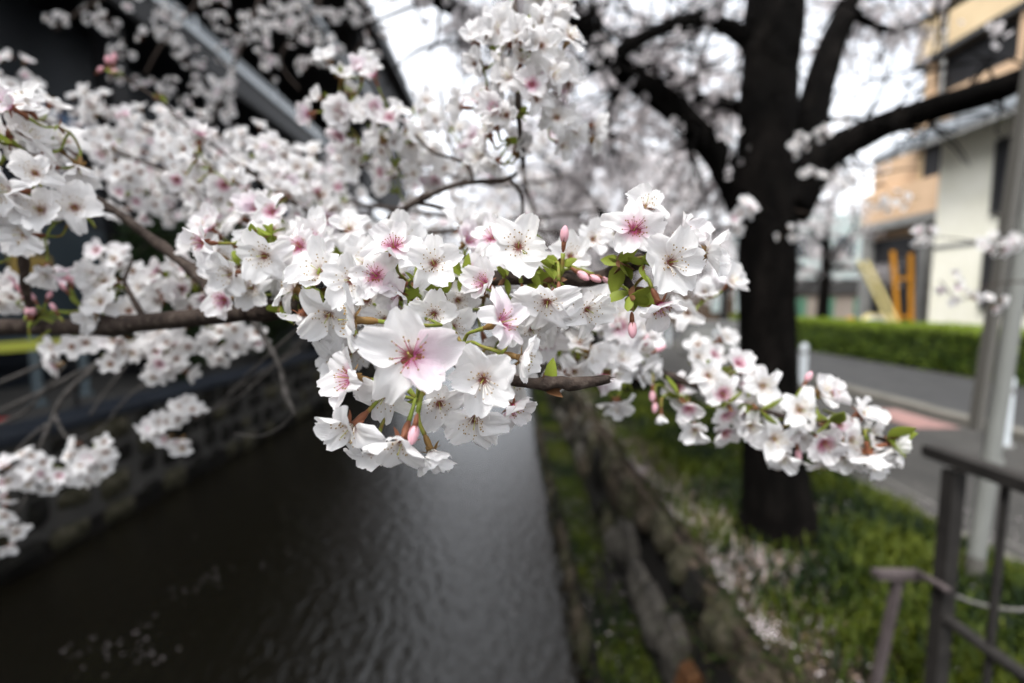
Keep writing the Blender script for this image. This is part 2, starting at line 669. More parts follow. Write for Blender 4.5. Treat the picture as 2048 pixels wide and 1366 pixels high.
def far_flower(root, p, nrm, R, rd=R0):
    NFL[0] += 1
    return mk('flower', rd.choice(WHOLE), root, orient(nrm, rd.uniform(0, 6.28), R, p - root.location))


def stalk_between(root, p, nrm, R, c, rad=.00075, rd=R0):
    L = root.location
    n = Vector(nrm).normalized()
    a = p - n * R * .6
    dist = (a - c).length
    m1 = a - n * dist * .38
    v, f, _ = tube([c, (c + m1) / 2 + Vector((0, 0, .0015)), m1, a], [rad * 1.1, rad, rad, rad * 1.35], 6, 3)
    link('flower_stalk', me_from('flower_stalk', [q - L for q in v], f, ['stalk'], smooth=True), root)


def tuft(root, c, s, rd=R0, leaves=3, bias=(0, 0, 0)):
    """young leaves and bud scales where an umbel leaves the twig"""
    L = root.location
    for i in range(leaves):
        d = Vector((rd.gauss(0, 1), rd.gauss(0, 1), rd.gauss(.3, 1))).normalized() + Vector(bias)
        mk('leaf', rd.choice(LEAF), root, orient(d.orthogonal(), 0, s * rd.uniform(.7, 1.3), c - L) @ Matrix.Rotation(rd.uniform(0, 6.28), 4, 'Z'))
    for i in range(3):
        d = Vector((rd.gauss(0, 1), rd.gauss(0, 1), rd.gauss(0, 1))).normalized()
        mk('bud_scale', rd.choice(SCALE), root, orient(d, rd.uniform(0, 6), s * .55, c - L))


def umbel(root, c, n, R=.0165, ped=.022, face=(0, 0, 1), hero=True, rd=R0, pinkp=.25, leaves=2, jit=1.0, stalks=True):
    fv = Vector(face)
    for i in range(n):
        for _ in range(8):
            d = Vector((rd.gauss(0, 1), rd.gauss(0, 1), rd.gauss(0, 1))).normalized()
            d = (d * jit + fv * .75).normalized()
            if d.dot(fv) > -.35:
                break
        p = c + d * ped * rd.uniform(.75, 1.3)
        nn = (d + fv * .35 + Vector((rd.gauss(0, .25), rd.gauss(0, .25), rd.gauss(0, .25)))).normalized()
        r = R * rd.uniform(.86, 1.12)
        if hero:
            flower(root, p, nn, r, pink=rd.choice([1, 1, 2]) if rd.random() < pinkp else 0, rd=rd)
            if stalks:
                stalk_between(root, p, nn, r, c, rd=rd)
        else:
            far_flower(root, p, nn, r, rd)
    if leaves:
        tuft(root, c + fv * ped * .35, R * .62, rd, leaves + 1)

# ------------------------------------------------------------------ blossom masses (joined, for crowns further off)
def base_far_flower():
    v, f, m = [], [], []
    for k in range(5):
        a = 2 * PI * k / 5
        ca, sa = math.cos(a), math.sin(a)
        o = len(v)
        for x, y, z in ((0, .08, 0), (.40, .62, .10), (.22, .98, .2), (-.22, .98, .2), (-.40, .62, .10)):
            v.append((ca * x - sa * y, sa * x + ca * y, z))
        f += [(o, o + 1, o + 2), (o, o + 2, o + 3), (o, o + 3, o + 4)]
        m += [0, 0, 0]
    o = len(v)
    v += [(0, .2, .05), (-.17, -.1, .05), (.17, -.1, .05)]
    f.append((o, o + 1, o + 2))
    m.append(1)
    return np.array(v), np.array(f), np.array(m)


FV, FF, FMI = base_far_flower()


def rand_rot(n):
    q = rng.normal(size=(n, 4))
    q /= np.linalg.norm(q, axis=1)[:, None]
    w, x, y, z = q.T
    return np.stack([np.stack([1 - 2 * (y * y + z * z), 2 * (x * y - z * w), 2 * (x * z + y * w)], -1),
                     np.stack([2 * (x * y + z * w), 1 - 2 * (x * x + z * z), 2 * (y * z - x * w)], -1),
                     np.stack([2 * (x * z - y * w), 2 * (y * z + x * w), 1 - 2 * (x * x + y * y)], -1)], 1)


def blossom_mesh(name, pts, size, off=(0, 0, 0)):
    n = len(pts)
    Rm = rand_rot(n)
    s = size * rng.uniform(.8, 1.2, n)
    v = np.einsum('nij,kj->nki', Rm, FV) * s[:, None, None] + (np.asarray(pts) - np.asarray(off))[:, None, :]
    f = (FF[None] + (np.arange(n) * len(FV))[:, None, None]).reshape(-1, 3)
    fm = np.tile(FMI, n)
    # one flower cluster in nine carries young leaves instead of a dark eye
    return me_from(name, v.reshape(-1, 3), f, ['far_petal', 'far_centre', 'far_leaf'], fm)


def cards(name, pts, size, mats, aspect=1.6, off=(0, 0, 0), flat=0., mi=None):
    """many small leaf-shaped faces (4 corners each) spread at pts"""
    n = len(pts)
    Rm = rand_rot(n)
    base = np.array([(0, -.5 * aspect, 0), (.42, 0, .12), (0, .5 * aspect, 0), (-.42, 0, .12)])
    s = size * rng.uniform(.7, 1.3, n)
    v = np.einsum('nij,kj->nki', Rm, base) * s[:, None, None]
    if flat:
        v[:, :, 2] *= (1 - flat)
    v = v + (np.asarray(pts) - np.asarray(off))[:, None, :]
    f = (np.arange(4)[None] + (np.arange(n) * 4)[:, None])
    if mi is None:
        mi = rng.integers(0, len(mats), n)
    return me_from(name, v.reshape(-1, 3), f, mats, mi)


# ================================================================== THE SETTING
ZG = 1.1            # right bank level
M['water'] = mat('dark_canal_water', (.007, .006, .0038), .03, spec=.5, bump=(9, .75, (1.4, .8, 1), .022))
M['soil'] = mat('bank_soil', (.06, .045, .03), .95, noise=([(.015, .012, .009), (.04, .03, .022), (.08, .06, .046)], 7), bump=(30, .8))
M['asphalt'] = mat('asphalt', (.06, .06, .06), .85, noise=([(.035, .035, .036), (.055, .055, .055)], 3), bump=(220, .35, (1, 1, 1), .004))
M['path'] = mat('path_asphalt', (.08, .08, .078), .85, noise=([(.04, .039, .037), (.065, .062, .057)], 2.5), bump=(220, .35, (1, 1, 1), .004))
M['kerb'] = mat('kerb_concrete', (.26, .25, .22), .8, noise=([(.10, .095, .08), (.17, .16, .14)], 6), bump=(60, .4, (1, 1, 1), .004))
M['stone_a'] = mat('wall_stone_brown', (.10, .08, .06), .85, noise=([(.012, .010, .007), (.04, .032, .022), (.085, .07, .05)], 8), bump=(22, .9, (1, 1, 1), .02))
M['stone_b'] = mat('wall_stone_mossy', (.07, .08, .04), .9, noise=([(.014, .013, .009), (.034, .032, .018), (.075, .066, .048)], 9), bump=(22, .9, (1, 1, 1), .02))
M['stone_c'] = mat('wall_stone_grey', (.12, .115, .10), .85, noise=([(.02, .019, .017), (.055, .05, .043), (.10, .095, .08)], 7), bump=(22, .9, (1, 1, 1), .02))
M['stone_rust'] = mat('wall_stone_rusty', (.22, .09, .03), .85, noise=([(.04, .018, .008), (.09, .038, .013)], 6), bump=(22, .9, (1, 1, 1), .02))
M['stone_dark'] = mat('wall_stone_dark', (.03, .028, .022), .9, noise=([(.002, .002, .0016), (.005, .0045, .0036), (.010, .0095, .0065)], 6), bump=(22, .9, (1, 1, 1), .02))
M['mortar'] = mat('wall_mortar', (.008, .007, .006), .95)
M['grass'] = mat('grass_blade', (.034, .054, .004), .6, translucent=.3)
M['grass2'] = mat('grass_blade_yellow', (.068, .086, .006), .6, translucent=.3)
M['grass3'] = mat('grass_blade_dark', (.008, .018, .004), .6, translucent=.3)
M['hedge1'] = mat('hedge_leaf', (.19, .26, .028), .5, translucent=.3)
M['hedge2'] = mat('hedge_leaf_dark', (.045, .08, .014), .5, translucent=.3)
M['shrub'] = mat('shrub_leaf', (.022, .045, .014), .5, translucent=.2)
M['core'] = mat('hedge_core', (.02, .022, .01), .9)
M['litter'] = mat('leaf_litter', (.17, .10, .06), .9)
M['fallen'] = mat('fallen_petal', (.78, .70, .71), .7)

# ground beyond, one sheet to the horizon on the right, one on the left
b = MB().box(-220, 200, 62, 300, .5, ZG - .06)
tag(b.build('ground', 'soil'), kind='structure')
b = MB().box(.92, 200, -12, 62, .2, ZG - .05)
tag(b.build('right_bank_ground', 'soil'), kind='structure')
b = MB().box(-200, -4.32, -12, 62, .2, 1.16)
tag(b.build('left_bank_ground', 'path'), kind='structure')

# water
b = MB().add([(-4.6, -12, 0), (.6, -12, 0), (.6, 62, 0), (-4.6, 62, 0)], [(0, 1, 2, 3)])
tag(b.build('canal_water', 'water'), kind='structure')
b = MB().box(-4.6, .6, -12, 62, -.6, -.35)
tag(b.build('canal_bed', 'mortar'), kind='structure')

# bank soil with an uneven top
def sheet(name, x0, x1, y0, y1, nx, ny, zf, m, kind='structure'):
    xs, ys = np.linspace(x0, x1, nx), np.linspace(y0, y1, ny)
    v = [(x, y, zf(x, y)) for y in ys for x in xs]
    f = [(j * nx + i, j * nx + i + 1, (j + 1) * nx + i + 1, (j + 1) * nx + i) for j in range(ny - 1) for i in range(nx - 1)]
    o = link(name, me_from(name, v, f, [m], smooth=True))
    return tag(o, kind=kind)


def bank_z(x, y):
    t = max(0, min(1, (x - 1.0) / .5))
    e = max(0, min(1, (2.42 - x) / .3))
    return ZG + (.015 + .07 * mnoise.noise(Vector((x * 1.6, y * 1.3, 3))) + .05) * t * e - .01


sheet('bank_soil', .97, 2.42, -3, 34, 18, 190, bank_z, 'soil')
tag(MB().box(2.50, 4.70, -12, 60, ZG - .045, ZG + .012).build('footpath', 'path'), kind='structure')
tag(MB().box(4.88, 8.0, -12, 60, ZG - .045, ZG - .03).build('road', 'asphalt'), kind='structure')
tag(MB().box(9.0, 12.0, -12, 60, ZG - .045, ZG + .08).build('far_pavement', 'path'), kind='structure')
M['pinkmark'] = mat('pink_paint', (.55, .30, .28), .7, noise=([(.20, .12, .11), (.34, .20, .18)], 12))
mp_ = MB().box(4.12, 4.58, 4.55, 5.35, ZG + .014, ZG + .018)
tag(mp_.build('pink_path_marking', 'pinkmark'), kind='structure')

# kerbs, block by block
def kerb_row(name, label, x0, x1, z0, z1, y0, y1, step, bev=.012):
    t = thing(name, label, 'kerb', ((x0 + x1) / 2, y0, z0))
    L = t.location
    me = None
    y = y0
    bb = MB().box(x0 - L.x, x1 - L.x, .004, step - .006, 0, z1 - z0, bev=bev)
    me = me_from('kerb_block', bb.v, bb.f, ['kerb'])
    n = int((y1 - y0) / step)
    for i in range(n):
        o = link('kerb_block', me, t, (R0.uniform(-.004, .004), i * step, R0.uniform(-.004, .003)))
    return t


kerb_row('road_kerb', 'pale concrete kerb between the footpath and the road', 4.705, 4.875, ZG - .04, ZG + .10, .4, 24, .6)
kerb_row('grass_edging', 'low grey edging stones between the grassy bank and the footpath', 2.425, 2.495, ZG - .06, ZG + .045, .4, 20, .6, .008)


# stone blocks
def rock_mesh(seed, w, h, d, m, nx=4, ny=3):
    r = random.Random(seed)
    v, f = [], []
    cx = [(-1, -1), (1, -1), (1, 1), (-1, 1)]
    co = [(r.uniform(.82, 1.0) * a * w / 2, r.uniform(.80, 1.0) * c * h / 2) for a, c in cx]
    for i in range(nx + 1):
        for j in range(ny + 1):
            s, t = i / nx, j / ny
            x = (co[0][0] * (1 - s) + co[1][0] * s) * (1 - t) + (co[3][0] * (1 - s) + co[2][0] * s) * t
            z = (co[0][1] * (1 - t) + co[3][1] * t) * (1 - s) + (co[1][1] * (1 - t) + co[2][1] * t) * s
            edge = i in (0, nx) or j in (0, ny)
            corner = i in (0, nx) and j in (0, ny)
            k = .12 if edge else r.uniform(.75, 1.1)
            if corner:
                x *= .88
                z *= .88
            v.append((d * k, x, z))
    n1 = ny + 1
    for i in range(nx):
        for j in range(ny):
            a = i * n1 + j
            f.append((a, a + n1, a + n1 + 1, a + 1))
    # skirt into the wall
    ring = [i * n1 for i in range(nx + 1)] + [nx * n1 + j for j in range(1, n1)] + [i * n1 + ny for i in range(nx - 1, -1, -1)] + [j for j in range(ny - 1, 0, -1)]
    k = len(v)
    for q in ring:
        v.append((-.05, v[q][1] * 1.02, v[q][2] * 1.02))
    for i in range(len(ring)):
        j = (i + 1) % len(ring)
        f.append((ring[i], k + i, k + j, ring[j]))
    return me_from('stone', v, f, [m], smooth=False)


def stone_wall(root, rows, y0, y1, xfun, facing, mats, wr=(.26, .5), depth=.06, seed=1, maxn=295, special=None):
    r = random.Random(seed)
    L = root.location
    pool = {}
    n = 0
    wl_ = [.18, .22, .27, .33] if facing < 0 else [.24, .30, .36, .44, .52]
    for (z0, z1) in rows:
        y = y0 + r.uniform(-.2, .1)
        while y < y1 and n < maxn:
            w = r.choice(wl_)
            m = r.choice(mats)
            yc = y + w / 2
            zc = (z0 + z1) / 2
            if special and abs(yc - special[0]) < .3 and z0 <= special[1] < z1:
                m = special[2]
            key = (w, round(z1 - z0, 2), m, r.randrange(3))
            if key not in pool:
                pool[key] = rock_mesh(hash((w, m, key[3])) % 9999 if False else int(w * 100) * 7 + len(m) * 3 + key[3], w * .90, (z1 - z0) * .96, depth * r.uniform(.7, 1.3), m)
            x, lean = xfun(zc)
            o = link('stone', pool[key], root)
            o.location = Vector((x + r.uniform(-.02, .02), yc, zc + r.uniform(-.03, .03))) - L
            o.scale = (1, r.uniform(.82, 1.12), r.uniform(.78, 1.16))
            o.rotation_euler = (r.uniform(-.16, .16), (lean if facing > 0 else -lean) + r.uniform(-.12, .12), (0 if facing > 0 else PI) + r.uniform(-.12, .12))
            y += w
            n += 1


# right canal wall: foot, ledge, battered upper wall (faces -x)
rw = thing('stone_retaining_wall', 'mossy rough stone canal wall with a grassy ledge, under the cherry tree bank', 'stone wall', (.7, 2, 0))
b = MB()
prof = [(.44, -.5), (.50, .30), (.80, .32), (.97, 1.06), (1.06, 1.09), (1.06, -.5)]
v = [(x, y, z) for y in (-6, 60) for x, z in prof]
n = len(prof)
b.add(v, [(i, (i + 1) % n, n + (i + 1) % n, n + i) for i in range(n)] + [tuple(range(n)), tuple(range(2 * n - 1, n - 1, -1))])
b.build('wall_core', 'mortar', rw, off=rw.location)
stone_wall(rw, [(.02, .29)], -.5, 12, lambda z: (.44 + .07 * z / .3, .2), -1, ['stone_dark', 'stone_b', 'stone_a'], seed=3, depth=.04, maxn=36)
_y, _k = .2, 0
rows_opt = [[(.33, 1.05)], [(.33, .70), (.70, 1.07)], [(.33, .60), (.60, 1.07)], [(.33, .80), (.80, 1.07)], [(.33, .50), (.50, 1.07)]]
while _y < 15:
    ro = rows_opt[R0.randrange(5)]
    stone_wall(rw, ro, _y, _y + .62, lambda z: (.80 + .17 * (z - .32) / .74, -.22), -1,
               ['stone_a', 'stone_a', 'stone_b', 'stone_c', 'stone_dark', 'stone_c'], seed=100 + _k, depth=.08, maxn=240, special=(1.72, .6, 'stone_rust'))
    _y += .78
    _k += 1

# left canal wall (faces +x)
lw = thing('dark_retaining_wall', 'dark damp stone canal wall below the large dark building', 'stone wall', (-4.5, 4, 0))
b = MB().box(-4.6, -4.33, -6, 61, -.5, 1.17)
b.build('wall_core', 'mortar', lw, off=lw.location)
stone_wall(lw, [(.0, .3), (.3, .6), (.6, .9), (.9, 1.16)], 1.2, 20, lambda z: (-4.33, 0), 1, ['stone_dark', 'stone_dark', 'stone_b'], seed=9, depth=.06, maxn=200)
M['coping'] = mat('coping_bluegrey', (.06, .07, .09), .6, noise=([(.012, .015, .021), (.02, .025, .034)], 3))
cp = thing('canal_coping', 'blue-grey coping slabs along the top of the dark canal wall', 'coping', (-4.45, -2, 1.17))
bb = MB().box(-.22, .2, .004, 1.192, .0, .10, bev=.012)
cme = me_from('coping_slab', bb.v, bb.f, ['coping'])
for i in range(34):
    link('coping_slab', cme, cp, (0, i * 1.2, .004 + R0.uniform(0, .004)))


# grass and ground cover -------------------------------------------------
def grass_blades(name, n, area, zf, hmin, hmax, dens, lab=None):
    pts = []
    while len(pts) < n:
        y = area[2] + (area[3] - area[2]) * rng.random() ** 1.5
        x = rng.uniform(area[0], area[1])
        if rng.random() < dens(x, y):
            pts.append((x, y, zf(x, y)))
    pts = np.array(pts)
    k = len(pts)
    h = rng.uniform(hmin, hmax, k)
    a = rng.uniform(0, 2 * PI, k)
    w = .0022 + h * .045
    le = rng.uniform(.15, .9, k) * h
    dx, dy = np.cos(a), np.sin(a)
    px, py = -dy, dx
    z = np.zeros(k)
    v0 = pts + np.stack([-px * w, -py * w, z], 1)
    v1 = pts + np.stack([px * w, py * w, z], 1)
    mid = pts + np.stack([dx * le * .35, dy * le * .35, h * .6], 1)
    v2 = mid + np.stack([px * w * .8, py * w * .8, z], 1)
    v3 = mid - np.stack([px * w * .8, py * w * .8, z], 1)
    v4 = pts + np.stack([dx * le, dy * le, h * rng.uniform(.7, 1, k)], 1)
    V = np.stack([v0, v1, v2, v3, v4], 1).reshape(-1, 3)
    o5 = (np.arange(k) * 5)[:, None]
    f = np.concatenate([o5 + np.array([[0, 1, 2]]), o5 + np.array([[0, 2, 3]]), o5 + np.array([[3, 2, 4]])], 1).reshape(-1, 3)
    nn = np.array([mnoise.noise(Vector((p[0] * 2.3, p[1] * 2.3, 0))) for p in pts[:, :2]])
    mi = np.where(nn + rng.normal(0, .25, k) > .18, 1, np.where(nn + rng.normal(0, .25, k) < -.12, 2, 0))
    me = me_from(name, V, f, ['grass', 'grass2', 'grass3'], np.repeat(mi, 3))
    return tag(link(name, me), lab, kind='stuff')


def dens_bank(x, y):
    edge = 1 / (1 + math.exp(-(x - (1.10 + .16 * min(1, max(0, y - 1.5)) + .08 * math.sin(y * 2.1))) * 14))
    bare = math.exp(-(((x - 1.22) / .28) ** 2 + ((y - 2.3) / .5) ** 2))
    n_ = .55 + .9 * mnoise.noise(Vector((x * 1.7, y * 1.7, 9)))
    return max(0.0, min(1, edge * (1 - bare * .97) * n_ + .05 + .35 * max(0, mnoise.noise(Vector((x * 4, y * 2.2, 1))))))


grass_blades('bank_grass', 66000, (.98, 2.44, .5, 12), bank_z, .03, .12, dens_bank, 'short green grass on the bank between canal wall and footpath')
grass_blades('ledge_grass', 16000, (.50, .82, .5, 11), lambda x, y: .31, .02, .07,
             lambda x, y: max(.03, min(1, .5 + 1.3 * mnoise.noise(Vector((x * 3, y * 1.1, 4))))), 'moss and grass on the low ledge of the canal wall')

# broad-leaved weeds in the grass
wp = []
for _ in range(7000):
    x, y = rng.uniform(1.15, 2.44), .8 + 5 * rng.random() ** 1.3
    if rng.random() < dens_bank(x, y):
        wp.append((x, y, bank_z(x, y) + rng.uniform(.01, .09)))
tag(link('weed_leaves', cards('weed_leaves', wp, .019, ['grass', 'grass3', 'grass2'], 1.5, flat=.3)), 'small leafy weeds growing among the bank grass', kind='stuff')

# fallen petals and litter
pp_ = []
for _ in range(3600):
    y = .9 + 9 * rng.random() ** 1.6
    x = .955 + abs(rng.normal(0, .075))
    if mnoise.noise(Vector((x * 9, y * 3.1, 5))) + rng.normal(0, .1) > .04:
        pp_.append((x, y, ZG + .012 + rng.uniform(0, .012)))
for _ in range(1600):
    x, y = rng.normal(1.24, .15), rng.normal(2.35, .40)
    if x > 1.02:
        pp_.append((x, y, bank_z(x, y) + rng.uniform(.003, .03)))
for _ in range(900):
    x, y = rng.uniform(1.1, 2.44), .8 + 8 * rng.random()
    pp_.append((x, y, bank_z(x, y) + rng.uniform(.01, .07)))
for _ in range(420):
    x, y = rng.uniform(.5, .80), 1.2 + 7 * rng.random() ** 1.4
    pp_.append((x, y, .33 + rng.uniform(0, .03)))
for _ in range(500):
    pp_.append((2.5 + abs(rng.normal(0, .25)), rng.uniform(1, 9), ZG + .018))
for _ in range(420):
    pp_.append((4.70 - abs(rng.normal(0, .2)), rng.uniform(2, 14), ZG + .02))
tag(link('fallen_petals', cards('fallen_petals', pp_, .0105, ['fallen'], 1.25, flat=.75)), 'pale fallen petals strewn on wall top, bank and path', kind='stuff')
lp_ = []
for _ in range(5200):
    x, y = rng.normal(1.25, .17), rng.normal(2.3, .42)
    if x > 1.04:
        lp_.append((x, y, bank_z(x, y) + rng.uniform(.002, .02)))
M['litter2'] = mat('leaf_litter_pale', (.32, .22, .17), .9)
tag(link('leaf_litter', cards('leaf_litter', lp_, .013, ['litter', 'litter2', 'litter2', 'fallen'], 1.3, flat=.7)), 'brown bud scales and petals littering the bare soil by the trunk', kind='stuff')
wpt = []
for cx, cy, sx, sy, k in ((-2.70, 3.02, .17, .12, 44), (-2.67, 3.68, .09, .14, 20), (-2.5, 4.6, .3, .4, 8), (.2, 3, .12, 1.4, 14), (-.7, 6, .5, 3, 12)):  # first two clusters imitate sky glints on ripples, the rest are drifting petals
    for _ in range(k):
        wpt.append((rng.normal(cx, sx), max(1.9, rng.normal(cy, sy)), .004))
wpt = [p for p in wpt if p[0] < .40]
tag(link('petals_and_glints', cards('petals_and_glints', wpt, .012, ['fallen'], 1.2, flat=.97)), 'pale petals drifting on the dark canal water, two clusters standing in for sky glints', kind='stuff')


mw = []
for _ in range(9000):
    y = .8 + 11 * rng.random() ** 1.4
    z = rng.uniform(.3, 1.09)
    if mnoise.noise(Vector((y * 1.7, z * 3.5, 2))) > .05 or z > 1.03:
        mw.append((.80 + .17 * (z - .32) / .74 - .05 - rng.uniform(0, .03), y, z))
for _ in range(3000):
    y = .8 + 11 * rng.random() ** 1.4
    z = rng.uniform(.05, .33)
    if mnoise.noise(Vector((y * 2.1, z * 3.5, 7))) > -.05:
        mw.append((.41 + .07 * z / .3 - rng.uniform(0, .02), y, z))
for _ in range(5200):
    y = .8 + 10 * rng.random() ** 1.4
    q = mnoise.noise(Vector((y * 1.9, 3, 2)))
    if q > -.12:
        mw.append((.93 + abs(rng.normal(0, .06 + .05 * max(0, q))), y, 1.085 + rng.uniform(0, .03)))
M['moss'] = mat('moss', (.028, .042, .009), .9)
M['moss2'] = mat('dry_moss', (.05, .042, .02), .9)
tag(link('wall_moss', cards('wall_moss', mw, .014, ['moss', 'moss2', 'grass3'], 1.4)), 'dark moss and small weeds clinging to the canal wall', kind='stuff')


# hedge
def hedge_box(name, label, x0, x1, y0, y1, z0, z1, n, mats, size, cat='hedge'):
    t = thing(name, label, cat, ((x0 + x1) / 2, (y0 + y1) / 2, z0))
    L = t.location
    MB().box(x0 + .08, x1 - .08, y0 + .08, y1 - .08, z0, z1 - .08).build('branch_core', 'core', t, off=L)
    pts = []
    for _ in range(n):
        fce = rng.random()
        x, y, z = rng.uniform(x0, x1), rng.uniform(y0, y1), rng.uniform(z0, z1)
        if fce < .45:
            z = z1
        elif fce < .88:
            x = x0
        else:
            y = y0
        wob = .05 * mnoise.noise(Vector((x * 2, y * 2, z * 3)))
        pts.append((x + wob + rng.normal(0, .025), y + rng.normal(0, .03), z + wob + rng.normal(0, .025)))
    pts = np.array(pts)
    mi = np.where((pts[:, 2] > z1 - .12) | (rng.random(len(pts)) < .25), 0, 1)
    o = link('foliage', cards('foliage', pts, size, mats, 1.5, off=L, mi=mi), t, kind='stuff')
    return t


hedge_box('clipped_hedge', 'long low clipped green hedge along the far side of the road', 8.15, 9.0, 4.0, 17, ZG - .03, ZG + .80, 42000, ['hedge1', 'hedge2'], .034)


# far-left evergreen shrubs
def shrub(label, c, r, h, n):
    t = thing('evergreen_shrub', label, 'shrub', (c[0], c[1], 1.16))
    b = MB()
    for i in range(5):
        a = i * 1.26
        b.cyl((math.cos(a) * .08, math.sin(a) * .08, 0), (math.cos(a) * r * .6, math.sin(a) * r * .6, h * .7), .03, .012, 6)
    b.build('stems', 'bark', t)
    pts = rng.normal(size=(n, 3))
    pts /= np.linalg.norm(pts, axis=1)[:, None]
    pts *= (rng.random(n) ** .4)[:, None]
    wob = np.array([1 + .35 * mnoise.noise(Vector(p * 2.2) + Vector((c[1], 0, 0))) for p in pts])
    pts = pts * wob[:, None] * np.array([r, r, h / 2]) + np.array([0, 0, h * .54])
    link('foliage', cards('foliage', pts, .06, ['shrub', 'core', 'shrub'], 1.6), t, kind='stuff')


shrub('dark green rounded evergreen shrub on the left bank nearest the canal edge', (-5.3, 7.2), .75, 2.6, 9000)
shrub('taller dark green evergreen shrub further along the left bank', (-5.2, 9.6), .8, 3.0, 9000)
shrub('low dark green shrub at the far end of the left bank row', (-5.1, 12.6), .8, 2.4, 8000)

# ------------------------------------------------------------------ large dark building on the left
M['soffit'] = mat('dark_soffit', (.018, .018, .02), .6, noise=([(.006, .006, .007), (.012, .012, .013)], 1.5))
M['navy'] = mat('dark_navy_panel', (.022, .027, .034), .5, noise=([(.008, .010, .014), (.013, .017, .022)], 1.2))
M['fascia'] = mat('metal_fascia', (.42, .45, .47), .45, metal=.3)
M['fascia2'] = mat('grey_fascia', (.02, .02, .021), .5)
M['glassblue'] = mat('window_glass', (.05, .065, .075), .15, spec=.5)
M['stripe'] = mat('blue_sign_stripe', (.05, .09, .16), .4)
bl = thing('dark_office_building', 'large dark building with deep eaves and pale metal fascias, left of the canal', 'building', (-6.2, 2, 1.16))
L = bl.location
ye = 30.0
MB().box(-14, -9.4, -10, ye - 1, 1.16, 17.5).build('wall', 'soffit', bl, off=L)
MB().box(-9.38, -7.2, -10, 27, 1.16, 6.9).build('lower_wall', 'navy', bl, off=L)
for i in range(7):
    y = -4 + i * 4.4
    MB().box(-7.19, -7.1, y + .3, y + 3.9, 1.5, 4.2).build('shop_panel', 'navy', bl, off=L)
    fr = MB().box(-7.09, -7.05, y + .5, y + 3.7, 1.7, 3.6).build('window', 'glassblue', bl, off=L)
MB().box(-6.95, -6.5, -8, 14.5, 4.95, 5.12).build('sign_rail', 'stripe', bl, off=L)
for z, yend, x0 in ((2.4 + 5.0, 17.5, -5.95), (2.4 + 8.6, 23.5, -5.95), (2.4 + 12.3, 29.5, -5.95)):
    MB().box(-9.39, x0 - .02, -10, yend, z - .55, z + .02).build('floor_slab', 'soffit', bl, off=L)
    for k in range(int((yend + 8) // 5)):
        MB().box(x0 - .015, x0 + .05, -8 + k * 5 + .02, -8 + k * 5 + 4.98, z - .04, z + .09).build('fascia_panel', 'fascia', bl, off=L)
    MB().box(x0 - .016, x0 + .01, -8, yend, z - .50, z - .07).build('fascia_dark_band', 'fascia2', bl, off=L)  # near-black strip along the slab edge below the metal panels
# glazed gallery over the first slab
for k in range(7):
    y = -6 + 3.2 * k
    w = MB().box(-6.62, -6.58, y + .06, y + 3.14, 7.72, 8.25).build('window', 'glassblue', bl, off=L)
    fr = MB().box(-6.64, -6.56, y - .04, y + .05, 7.6, 8.3).build('mullion', 'fascia', bl, off=L)
MB().box(-6.7, -6.54, -8, 17.0, 7.62, 7.70).build('window_sill', 'fascia', bl, off=L)
for k in range(6):
    MB().box(-6.6, -6.3, 3 + 4.5 * k, 3.3 + 4.5 * k, 1.17, 6.8).build('pillar', 'soffit', bl, off=L)
MB().box(-6.9, -6.5, 20.5, 29.3, 7.3, 14.0).build('end_wall', 'soffit', bl, off=L)
# bits on the left bank
M['tan'] = mat('tan_sign', (.34, .24, .07), .6)
t = thing('hanging_sign', 'small tan signboard on the dark wall, at left behind blossoms', 'sign', (-6.9, 6.6, 2.9))
MB().box(-.03, .03, -.28, .28, -.16, .16, bev=.012).build('board', 'tan', t)
MB().cyl((0, 0, .1), (-.25, 0, .22), .012).build('bracket', 'soffit', t)
M['pipe'] = mat('pale_blue_pipe', (.10, .13, .15), .5, noise=([(.07, .09, .105), (.12, .15, .165)], 4))
for i, (yy, lab) in enumerate(((5.35, 'pale blue-grey standing pipe nearest the left frame edge'), (5.95, 'pale blue-grey standing pipe just right of the yellow-green bar end'))):
    t = thing('standing_pipe', lab, 'pipe', (-5.65, yy, 1.16), group='standing pipes on the left bank')
    MB().cyl((0, 0, 0), (0, 0, 1.0), .05, n=12).build('pipe', 'pipe', t, smooth=False)
    MB().cyl((0, 0, 1.0), (0, 0, 1.04), .062, n=12).build('cap', 'pipe', t)
    MB().cyl((0, 0, 0.01), (0, 0, .04), .09, n=12).build('foot', 'pipe', t)
M['ygreen'] = mat('yellow_green_paint', (.42, .44, .07), .5)
t = thing('barrier_bar', 'yellow-green bar held level on two short legs at the left frame edge', 'barrier', (-4.9, 4.6, 1.16))
MB().bar((-.9, -.2, .74), (.42, .25, .82), .05, .10).build('bar', 'ygreen', t)
for a in ((-.7, -.13), (.25, .19)):
    MB().cyl((a[0], a[1], 0), (a[0], a[1], .73), .02).build('leg', 'soffit', t)
M['red'] = mat('red_plastic', (.25, .012, .012), .45)
M['whitep'] = mat('white_plastic', (.65, .65, .67), .5)
t = thing('traffic_cone', 'red traffic cone with a white band on the left bank, cut by the frame', 'traffic cone', (-5.42, 4.50, 1.16))
MB().box(-.18, .18, -.18, .18, 0, .03, bev=.01).build('base', 'red', t)
MB().cyl((0, 0, .03), (0, 0, .30), .13, .088, 20).build('lower_cone', 'red', t)
MB().cyl((0, 0, .301), (0, 0, .46), .089, .058, 20).build('white_band', 'whitep', t)
MB().cyl((0, 0, .461), (0, 0, .66), .057, .02, 20).build('cone_tip', 'red', t)

